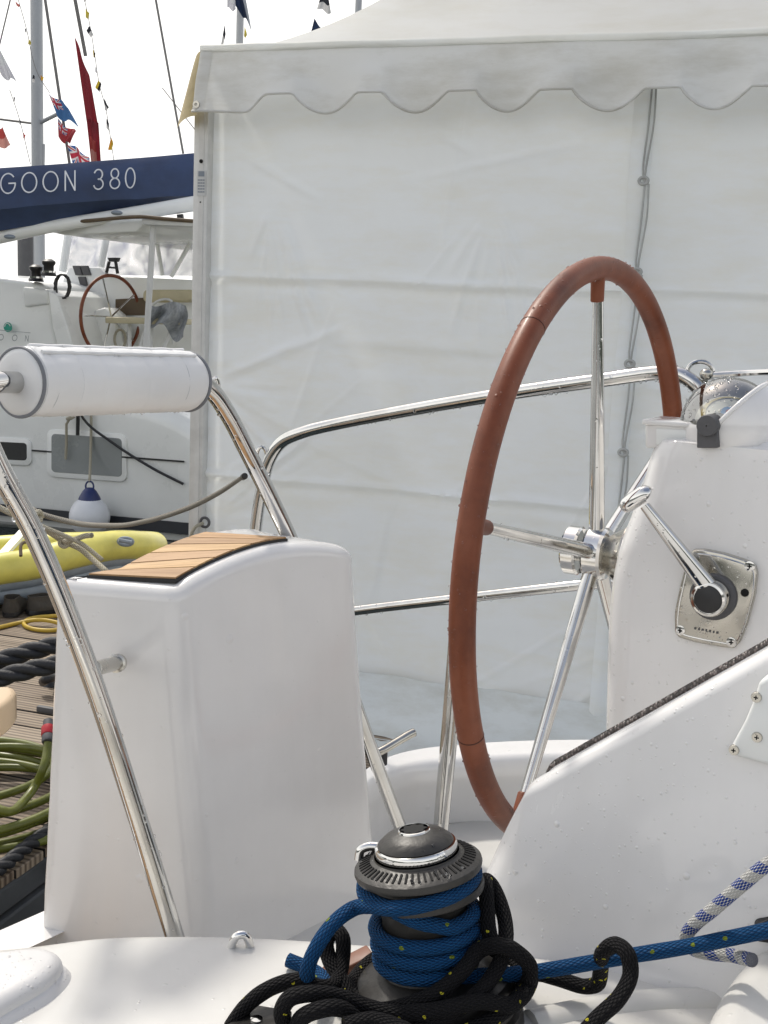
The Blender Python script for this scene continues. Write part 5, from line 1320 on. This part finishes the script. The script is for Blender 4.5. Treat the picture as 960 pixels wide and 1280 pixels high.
MB().loft([[dp[i] - UP*.06, dp[-1-i] - UP*.06] for i in range(0, len(dp)//2)], False, False).build('floor', M['yellow'], din, 80)
MB().box(at(14, 682, 6.45), V((.05, .28, .10)), V((.02, -.004, 0)), UP*.012, .004).build('thwart', M['fender'], din, 40)
MB().tube(catmull([at(26, 695, 5.99), at(27, 680, 6.05), at(38, 676, 6.1), at(46, 672, 6.12)], 5), .009, 8).build('grab_line', M['brown'], din)
c = at(157, 677, 6.5); MB().tube([c + V((.04*math.cos(t*PI/8), 0, .02*math.sin(t*PI/8))) for t in range(16)], .01, 8, True).build('lacing_eye', M['greypvc'], din)
MB().tube([at(148, 675, 6.42), at(164, 678, 6.45)], .012, 8).build('lacing_strap', M['greypvc'], din)
# ropes tying things together over the dinghy
ml = catmull([at(304, 596, 1.99), at(270, 618, 2.6), at(230, 637, 3.4), at(180, 652, 4.5), at(140, 657, 5.3), at(90, 653, 5.7), at(46, 640, 5.8), at(20, 620, 5.9), at(-20, 598, 6.0), at(-120, 560, 6.2)], 8)
nm_ = len(ml); o = MB().tube(ml, [.0035 + .0105*min(1, i/(nm_*.55)) for i in range(nm_)], 10).build('mooring_line', M['rgrey'], None, 180)
tag(o, 'long grey line sagging from the backrest rail out over the dinghy', 'rope')
MB().lathe([(.003, 0), (.0055, .002), (.0055, .03), (.0035, .036)], at(306, 595, 1.965), at(270, 618, 2.6) - at(306, 595, 1.965), 12, True).build('terminal', M['black'], o)
o = MB().tube(catmull([at(-60, 600, 5.6), at(10, 640, 5.6), at(42, 654, 5.6), at(66, 668, 5.65), at(80, 677, 5.7), at(100, 686, 5.7), at(112, 696, 5.7), at(135, 716, 5.6)], 6), .014, 10).build('dinghy_painter', M['rwhite'], None, 180); tag(o, 'cream painter rope crossing the dinghy tube, knotted near its middle', 'rope')
kn = [at(80 + 5*math.cos(t*.8), 678 + 5*math.sin(t*.8), 5.68 + .003*math.sin(t*1.9)) for t in range(24)]
MB().tube(catmull(kn, 3), .012, 10).build('knot', M['rwhite'], o, 180)
MB().tube(catmull([at(46, 655, 5.58), at(62, 662, 5.6), at(84, 671, 5.62), at(104, 681, 5.62), at(128, 700, 5.6)], 6), .011, 10).build('second_part', M['rwhite'], o, 180)
MB().tube(catmull([at(80, 677, 5.66), at(94, 674, 5.64), at(106, 670, 5.62), at(115, 669, 5.6)], 6), .013, 10).build('tail', M['rwhite'], o, 180)
o = MB().tube(catmull([at(38, 640, 5.75), at(44, 643, 5.7), at(50, 650, 5.66), at(40, 648, 5.64), at(48, 640, 5.66), at(52, 646, 5.7)], 6), .014, 10).build('bowline_knot', M['rwhite'], None, 180); tag(o, 'cream knot with a loose end on the grey line', 'knot')

# ------------------------------------------------------------------ shoes on the boards
def shoe(px, py, head, label):
    o = on_z(px, py, PZ + .006); f = V((math.sin(head), math.cos(head), 0)); s = V((f.y, -f.x, 0))
    t = thing('shoe', o, label, 'shoe', 'pair of shoes left on the boards')
    L_ = .28; outl = []
    def width(k): return (.036 + .014*math.sin(PI*min(1, k*1.15))**1.0 + .012*math.exp(-((k-.68)/.2)**2)) * (1 - max(0, k-.82)**2*22 if k > .82 else 1) * (1 - max(0, .08-k)**2*50)
    def ring(z, d, k0=0.0):
        out = []
        n = 14
        for i in range(n+1): k = i/n; out.append(o + f*(L_*k) + s*(max(width(k), .012) - d) + UP*z)
        for i in range(n, -1, -1): k = i/n; out.append(o + f*(L_*k) - s*(max(width(k), .012) - d) + UP*z)
        return out
    MB().loft([ring(0, .002), ring(.018, 0), ring(.022, .003)], True, True).build('sole', M['black'], t, 40)
    def lay(z, kf, ins, kb=0.0):
        out = []; n = 16
        def W(k):
            q = (k-kb)/(kf-kb); b_ = max(width(k) - ins, .004)
            return b_ * min(1, (max(q, 0)*9)**.5) * min(1, (max(1-q, 0)*4.5)**.5) + .002
        for i in range(n+1): k = kb + (kf-kb)*i/n; out.append(o + f*(L_*k) + s*W(k) + UP*z)
        for i in range(n, -1, -1): k = kb + (kf-kb)*i/n; out.append(o + f*(L_*k) - s*W(k) + UP*z)
        return out
    MB().loft([lay(.02, .99, .001), lay(.034, .985, .0), lay(.046, .95, .002), lay(.056, .85, .005, .0), lay(.064, .72, .008, .005), lay(.072, .6, .010, .01), lay(.082, .52, .011, .012), lay(.092, .44, .012, .015), lay(.093, .42, .016, .03), lay(.084, .42, .017, .035), lay(.05, .44, .018, .04)], True, True).build('upper', M['shoe'], t, 50)
    MB().tube(lay(.0925, .43, .014, .022), .0035, 6, True).build('collar', M['shoe'], t, 60)
    MB().loft([lay(.055, .42, .017, .04), lay(.0551, .3, .03, .12)], True, True).build('insole', M['hole'], t, 60)
shoe(12, 772, math.radians(-8), 'dark leather slip on shoe at the picture edge, heel towards us')
shoe(34, 768, math.radians(48), 'dark leather slip on shoe turned sideways, nearer the helm seat')

def laid(path, R_, turns_per_m):
    mb = MB(); L_ = 0; fr = []
    T0_ = (path[1]-path[0]).normalized(); n_ = T0_.orthogonal().normalized()
    for i, p in enumerate(path):
        t = (path[min(i+1, len(path)-1)] - path[max(i-1, 0)]).normalized()
        if i: L_ += (p - path[i-1]).length
        n_ = (n_ - t*n_.dot(t)).normalized(); fr.append((p, n_, t.cross(n_), L_))
    for k in range(3):
        mb.tube([p + (a*math.cos(2*PI*(l*turns_per_m + k/3)) + b*math.sin(2*PI*(l*turns_per_m + k/3)))*R_*.5 for p, a, b, l in fr], [R_*.56]*len(fr), 10)
    return mb
# ------------------------------------------------------------------ hoses and black mooring rope
def gz(px, py, h=0.0): return on_z(px, py, PZ + h)
yh = catmull([gz(-120, 805, .014), gz(-40, 792, .014), gz(0, 784, .014), gz(22, 779, .014), gz(45, 775, .03), gz(66, 777, .03), gz(84, 784, .014), gz(66, 788, .014), gz(45, 787, .014), gz(31, 782, .014), gz(32, 776, .014), gz(44, 772, .014), gz(70, 770, .014), gz(110, 768, .014)], 8)
o = MB().tube(yh, .0105, 10).build('yellow_hose', M['yhose'], None, 180); tag(o, 'thin yellow hose looped once on the pontoon boards', 'hose')
def wob(px, py, h, a): return gz(px + a*random.uniform(-1, 1), py + a*random.uniform(-1, 1), h)
o_c = gz(6, 1010, 0)
pts = []
for t in range(150):
    a = t*.33; k = t/150
    r_ = .34 + .075*math.sin(t*.071*3) + .05*math.sin(t*.11); lay = .013 + .11*k*(.75 + .25*math.sin(t*.29))
    c = V((o_c.x - .12 + .06*math.sin(t*.047), o_c.y + .05*math.cos(t*.061), 0))
    pts.append(V((c.x + r_*1.0*math.cos(a), c.y + r_*.95*math.sin(a), PZ + lay)))
e_ = pts[-1]
pts += [gz(-30, 1000, .15), gz(10, 1015, .13), gz(28, 1003, .12), gz(44, 982, .14), gz(54, 960, .2), gz(59, 938, .24), gz(60, 928, .26)]
gh = MB().tube(catmull(pts, 5), .0135, 10).build('green_hose', M['ghose'], None, 180); tag(gh, 'olive green hose lying in a loose coil on the pontoon', 'hose')
c0, c1 = gz(60, 928, .26), gz(60.5, 903, .30)
ax_ = (c1-c0).normalized(); ln = (c1-c0).length
MB().lathe([(.018, 0), (.02, .005), (.02, ln*.3), (.016, ln*.33)], c0, ax_, 16, True).build('connector_end', M['dgrey'], gh)
MB().lathe([(.02, ln*.33), (.022, ln*.36), (.022, ln*.72), (.018, ln*.75)], c0, ax_, 16, True).build('connector_collar', M['red'], gh)
MB().lathe([(.017, ln*.75), (.017, ln*1.05)], c0, ax_, 16, True).build('connector_tip', M['dgrey'], gh)
for (pp, lab) in (([(-160, 870), (0, 826), (35, 815), (72, 806), (120, 795)], 'black laid mooring rope above the boards, upper one of the pair'), ([(-160, 890), (0, 847), (35, 838), (72, 830), (120, 820)], 'black laid mooring rope above the boards, lower one of the pair')):
    D0 = 4.05 if 'upper' in lab else 3.9
    o = laid(catmull([at(x, y, D0 + .001*x) for x, y in pp], 60), .032 if 'upper' in lab else .031, 4.6).build('mooring_rope', M['laid'], None, 180); tag(o, lab, 'mooring rope', 'pair of black mooring ropes')
o = laid(catmull([gz(-160, 1180, .03), gz(-60, 1117, .03), gz(0, 1085, .03), gz(30, 1061, .03), gz(60, 1039, .035), gz(110, 1004, .05)], 40), .021, 7).build('edge_rope', M['laid'], None, 180); tag(o, 'black rope lying along the edge of the pontoon', 'rope')
# rounded tan block at the picture edge
o = MB(); 
tp_ = [at(x, y, 2.2) for x, y in ((-120, 868), (-40, 862), (0, 856), (14, 855), (21, 862), (22, 874), (12, 892), (0, 903), (-40, 940), (-120, 980))]
c_ = on_z(0, 870, at(0, 875, 2.2).z)
zz = c_.z; tp_ = catmull([on_z(x, y, zz) for x, y in ((-160, 872), (-40, 860), (0, 857), (14, 857), (20, 862), (18, 868), (8, 878), (-10, 889), (-60, 912), (-160, 950))], 5, True)
o.prism(tp_, -UP*.065, .012, 4)
tn = o.build('seat_pad', M['tan'], None, 60); tag(tn, 'rounded tan wooden seat end poking in at the left edge', 'seat')
MB().tube([V((tp_[0].x + .05, tp_[0].y + .08, zz - .03)), V((tp_[0].x + .05, tp_[0].y + .08, CAMZ - 1.05))], .02, 12).build('seat_post', M['steel'], tn)
# small deck fittings on the pontoon
ct = thing('pontoon_cleat', gz(62, 850, 0), 'small black cleat on the pontoon beside the helm seat', 'cleat')
MB().tube(catmull([gz(54, 852, .05), gz(58, 849, .075), gz(64, 847, .075), gz(70, 846, .05)], 5), .02, 10).build('horn', M['black'], ct); MB().lathe([(.04, 0), (.022, .02), (.022, .07)], gz(63, 856, 0), UP, 14, True).build('post', M['black'], ct)
o = MB().box(gz(58, 887, .012), TA*.04, TW*.012, UP*.012, .004).build('deck_plate', M['dgrey'], None); tag(o, 'short dark fixing plate screwed to the pontoon boards', 'plate')

# ------------------------------------------------------------------ masts, rigging and flags in the sky
def mast(name, p0, p1, D, r, label, m, taper=1.0):
    a, b = at(*p0, D), at(*p1, D)
    b = V((a.x, a.y, b.z)); a = V((a.x, a.y, 0.0))
    o = MB().tube([a.lerp(b, i/6) for i in range(7)], [r*(1 - (1-taper)*i/6) for i in range(7)], 14).build(name, m, None, 60); tag(o, label, 'mast'); return o
mm = mast('boat_mast', (47, 215), (45, -260), 22, .105, 'grey alloy mast rising left of the union flags', M['mast'])
sp = at(47, 155, 22)
MB().tube([sp, at(79, 139, 21.6)], .035, 8).build('spreader', M['mast'], mm); MB().tube([sp, at(0, 149, 22.4), at(-40, 145, 22.6)], .02, 8).build('spreader_wire', M['wire'], mm)
MB().tube([at(52.5, 206, 22), at(53, 180, 22)], .05, 8).build('mast_fitting', M['mast'], mm)
mast('boat_mast', (299, 80), (299, -200), 30, .09, 'slim white mast carrying the dark flags above the tent corner', M['aluwhite'])
mast('boat_mast', (447, 40), (447, -200), 28, .075, 'thick grey mast rising behind the tent roof slope', M['mast'])
mast('boat_mast', (32, 335), (30, 296), 13.5, .085, 'short dark grey post standing beyond the catamaran cabin', M['dgrey'])
mast('boat_mast', (50, 345), (50, 290), 14.5, .06, 'pale mast foot seen between cabin and clear windscreen', M['mast'])
def wire(p0, p1, D0, D1, r, label, nm='rigging_wire'):
    o = MB().tube([at(*p0, D0), at(*p1, D1)], r, 6).build(nm, M['wire'], None, 60); tag(o, label, 'rigging wire'); return o
wire((55, -10), (87, 205), 21, 21, .028, 'shroud wire passing behind the union flags')
wire((92, -10), (107, 70), 20.5, 20.6, .033, 'thick stay above the long burgundy flag')
wire((193, -10), (229, 192), 16, 16, .016, 'long stay slanting down towards the tent corner')
wire((203, 110), (246, 165), 17, 16, .007, 'thin lazy line meeting the tent corner')
wire((14, -5), (-2, 62), 20, 20, .012, 'thin line at the upper left corner')
def flag(D, pts, m, label, cat='flag', name='flag', group=None, wave=.03, extra=None):
    """cloth quad from four picture corners (hoist top, fly top, fly bottom, hoist bottom), rippled in depth"""
    q = [at(x, y, D) for x, y in pts]
    mb = MB(); L0 = (q[1]-q[0]).length; ph = random.uniform(0, 6)
    def fn(u, v):
        p = q[0].lerp(q[1], u).lerp(q[3].lerp(q[2], u), v)
        return p + V((0, wave*math.sin(u*9 + v*2 + ph)*u**.5, wave*.35*math.sin(u*7 + ph)))
    mb.sheet(fn, 18, 10, True)
    o = mb.build(name, m, None, 80, fix=False); tag(o, label, cat, group); return o
def m_flag(name, build):
    m, n, L = mat(name); o = N(n, 'OutputMaterial'); b = N(n, 'BsdfPrincipled', i_Roughness=.8); t = N(n, 'BsdfTranslucent'); x = N(n, 'MixShader'); x.inputs[0].default_value = .4
    L(b.outputs[0], x.inputs[1]); L(t.outputs[0], x.inputs[2]); L(x.outputs[0], o.inputs[0])
    uv = N(n, 'UVMap'); s = N(n, 'SeparateXYZ'); L(uv.outputs[0], s.inputs[0])
    c = build(n, L, s.outputs[0], s.outputs[1]); L(c, b.inputs['Base Color']); L(c, t.inputs['Color']); return m
def mth(n, L, op, a, b=None):
    q = N(n, 'Math', operation=op)
    for i, v in enumerate((a, b)):
        if v is None: continue
        if isinstance(v, (int, float)): q.inputs[i].default_value = v
        else: L(v, q.inputs[i])
    return q.outputs[0]
def mixc(n, L, f, a, b):
    x = N(n, 'Mix', data_type='RGBA'); L(f, x.inputs[0])
    for i, v in ((6, a), (7, b)):
        if isinstance(v, tuple): x.inputs[i].default_value = (*v, 1)
        else: L(v, x.inputs[i])
    return x.outputs[2]
def union(n, L, u, v):
    du = mth(n, L, 'ABSOLUTE', mth(n, L, 'SUBTRACT', u, .5)); dv = mth(n, L, 'ABSOLUTE', mth(n, L, 'SUBTRACT', v, .5))
    dg = mth(n, L, 'ABSOLUTE', mth(n, L, 'SUBTRACT', du, dv))
    c = mixc(n, L, mth(n, L, 'LESS_THAN', dg, .11), (.04, .12, .38), (.75, .74, .74))
    c = mixc(n, L, mth(n, L, 'LESS_THAN', dg, .045), c, (.5, .05, .08))
    mn = mth(n, L, 'MINIMUM', du, mth(n, L, 'MULTIPLY', dv, .7))
    c = mixc(n, L, mth(n, L, 'LESS_THAN', mn, .15), c, (.75, .74, .74)); c = mixc(n, L, mth(n, L, 'LESS_THAN', mn, .085), c, (.5, .05, .08)); return c
def ensign(field):
    def f(n, L, u, v):
        u2 = mth(n, L, 'MULTIPLY', u, 2.0); v2 = mth(n, L, 'MULTIPLY', v, 2.0)
        inside = mth(n, L, 'MULTIPLY', mth(n, L, 'LESS_THAN', u, .5), mth(n, L, 'LESS_THAN', v, .5))
        return mixc(n, L, inside, field, union(n, L, u2, v2))
    return f
def plain(c1, c2=None, axis='u', at_=.5):
    def f(n, L, u, v):
        nz = N(n, 'TexNoise', i_Scale=3.0); x = u if axis == 'u' else v
        a = mixc(n, L, nz.outputs[0], c1, tuple(c*.8 for c in c1))
        return mixc(n, L, mth(n, L, 'GREATER_THAN', x, at_), a, c2) if c2 else a
    return f
FM = dict(uni=m_flag('union_cloth', union), ens=m_flag('red_ensign_cloth', ensign((.42, .06, .07))), blu=m_flag('blue_ensign_cloth', ensign((.08, .2, .42))), bur=m_flag('burgundy_cloth', plain((.26, .028, .04))),
          redw=m_flag('red_white_cloth', plain((.5, .09, .08), (.6, .3, .26), 'v', .5)), navy=m_flag('navy_cloth', plain((.02, .035, .08), (.35, .38, .42), 'u', .8)), yb=m_flag('yellow_black_cloth', plain((.6, .45, .05), (.03, .03, .03), 'u')),
          org=m_flag('orange_cloth', plain((.6, .3, .04), (.6, .45, .06), 'u')), dk=m_flag('dark_cloth', plain((.03, .035, .045), (.6, .6, .6), 'v')), wht=m_flag('pale_cloth', plain((.66, .68, .7), (.6, .6, .64), 'v')), yel=m_flag('yellow_cloth', plain((.6, .5, .08), (.5, .42, .1), 'v')))
flag(20.8, [(60, 115), (86, 134), (97, 157), (72, 146)], FM['blu'], 'blue flag with union canton, uppermost on the stay', name='ensign_flag', wave=.09)
flag(20.8, [(72, 150), (97, 166), (87, 181), (73, 173)], FM['ens'], 'red ensign flag between two blue ones on the stay', name='ensign_flag', wave=.09)
flag(20.8, [(84, 179), (110, 194), (112, 206), (92, 206)], FM['uni'], 'union flag just above the navy sail cover', name='ensign_flag', wave=.09)
flag(19.8, [(93, 44), (111, 94), (124, 160), (108, 150)], FM['bur'], 'long burgundy flag hanging folded from its stay', name='banner_flag', wave=.05)
flag(19.7, [(108, 148), (122, 152), (127, 202), (114, 202)], FM['bur'], 'lower tail of burgundy cloth reaching down to the sail cover', name='banner_flag', wave=.06)
flag(19.6, [(112, 170), (119, 176), (122, 203), (115, 203)], FM['redw'], 'small red and white flag tucked beside the burgundy cloth', name='banner_flag', wave=.04)
flag(20, [(-14, 158), (3, 160), (15, 184), (-14, 182)], FM['redw'], 'red and white flag cut by the left picture edge', name='ensign_flag', wave=.07)
flag(26, [(-14, 62), (2, 64), (20, 102), (2, 96)], FM['wht'], 'faint pale flag high at the left picture edge', name='ensign_flag', wave=.09)
G_ = 'bunting pennants strung in the rigging'
bl = [((104, -6), (108, -4), (107, 2), (105, 2), 'dk', 'dark pennant topmost of the long bunting string'), ((107, 11), (112, 17), (111, 24), (107, 22), 'yel', 'yellow pennant below the topmost dark one'), ((108, 38), (112, 32), (117, 44), (113, 46), 'dk', 'black and white pennant below the yellow one'),
      ((116, 62), (119, 66), (119, 72), (117, 72), 'yb', 'narrow yellow and black pennant in mid string'), ((119, 84), (122, 86), (121, 92), (119, 90), 'wht', 'tiny pale pennant in mid string'), ((123, 100), (127, 105), (124, 115), (119, 109), 'yb', 'yellow and black diamond pennant low on the string'),
      ((130, 123), (136, 134), (134, 138), (131, 138), 'dk', 'dark pointed pennant right of the burgundy flag'), ((133, 148), (136, 154), (136, 164), (133, 160), 'dk', 'dark narrow pennant above the orange one'), ((139, 171), (142, 180), (139, 188), (135, 187), 'org', 'orange pennant lowest on the string'),
      ((19, 2), (25, 6), (25, 9), (21, 8), 'redw', 'small red pennant at the upper left'), ((31, 34), (33, 38), (33, 41), (31, 40), 'dk', 'small dark pennant left of the grey mast'), ((36, 48), (39, 53), (38, 56), (35, 55), 'yel', 'small yellow pennant left of the grey mast'), ((41, 94), (43, 94), (43, 103), (40, 103), 'dk', 'dark pennant touching the left side of the grey mast'), ((51, 94), (55, 97), (54, 101), (51, 100), 'org', 'brown pennant touching the right side of the grey mast'),
      ((17, 120), (19, 122), (19, 127), (17, 126), 'dk', 'tiny grey pennant upper on the faint left string'), ((24, 148), (26, 151), (26, 156), (24, 155), 'dk', 'tiny grey pennant middle of the faint left string'), ((29, 166), (32, 169), (31, 174), (29, 173), 'redw', 'tiny reddish pennant lowest on the faint left string')]
for a, b, c, d, k, lab in bl: flag(20.3, [a, b, c, d], FM[k], lab, 'pennant', 'bunting_pennant', G_, wave=.015)
for pts, lab in ((((103, -12), (112, 30), (118, 66), (124, 105), (132, 135), (138, 172), (143, 205)), 'thin bunting string right of the burgundy flag'), (((20, -10), (34, 40), (40, 70), (48, 94), (62, 116)), 'thin bunting string left of the grey mast'), (((12, 112), (24, 148), (38, 205)), 'faint bunting string near the left picture edge')):
    o = MB().tube(catmull([at(x, y, 20.35) for x, y in pts], 4), .006, 5).build('bunting_string', M['wire'], None); tag(o, lab, 'string')
flag(29, [(285, -8), (306, -10), (314, 36), (300, 14)], FM['navy'], 'dark blue flag flapping from the slim white mast', name='ensign_flag', wave=.12)
flag(28, [(284, -8), (294, -8), (295, 14), (284, 10)], FM['wht'], 'pale flag beside the dark blue one above the tent corner', name='ensign_flag', wave=.06)
flag(28, [(281, 30), (282, 42), (279, 56), (276, 56)], FM['dk'], 'narrow dark pennant just above the tent corner', 'pennant', 'bunting_pennant', G_, wave=.02)
flag(28, [(306, 32), (309, 44), (306, 48), (305, 44)], FM['yel'], 'small yellow pennant beside the slim white mast', 'pennant', 'bunting_pennant', G_, wave=.02)
flag(28, [(401, -6), (410, -6), (414, 17), (396, 11)], FM['dk'], 'dark flag hanging above the tent roof slope', name='ensign_flag', wave=.06)
flag(28, [(393, 24), (404, 38), (388, 44), (389, 40)], FM['navy'], 'dark triangular flag touching the tent roof slope', name='ensign_flag', wave=.05)
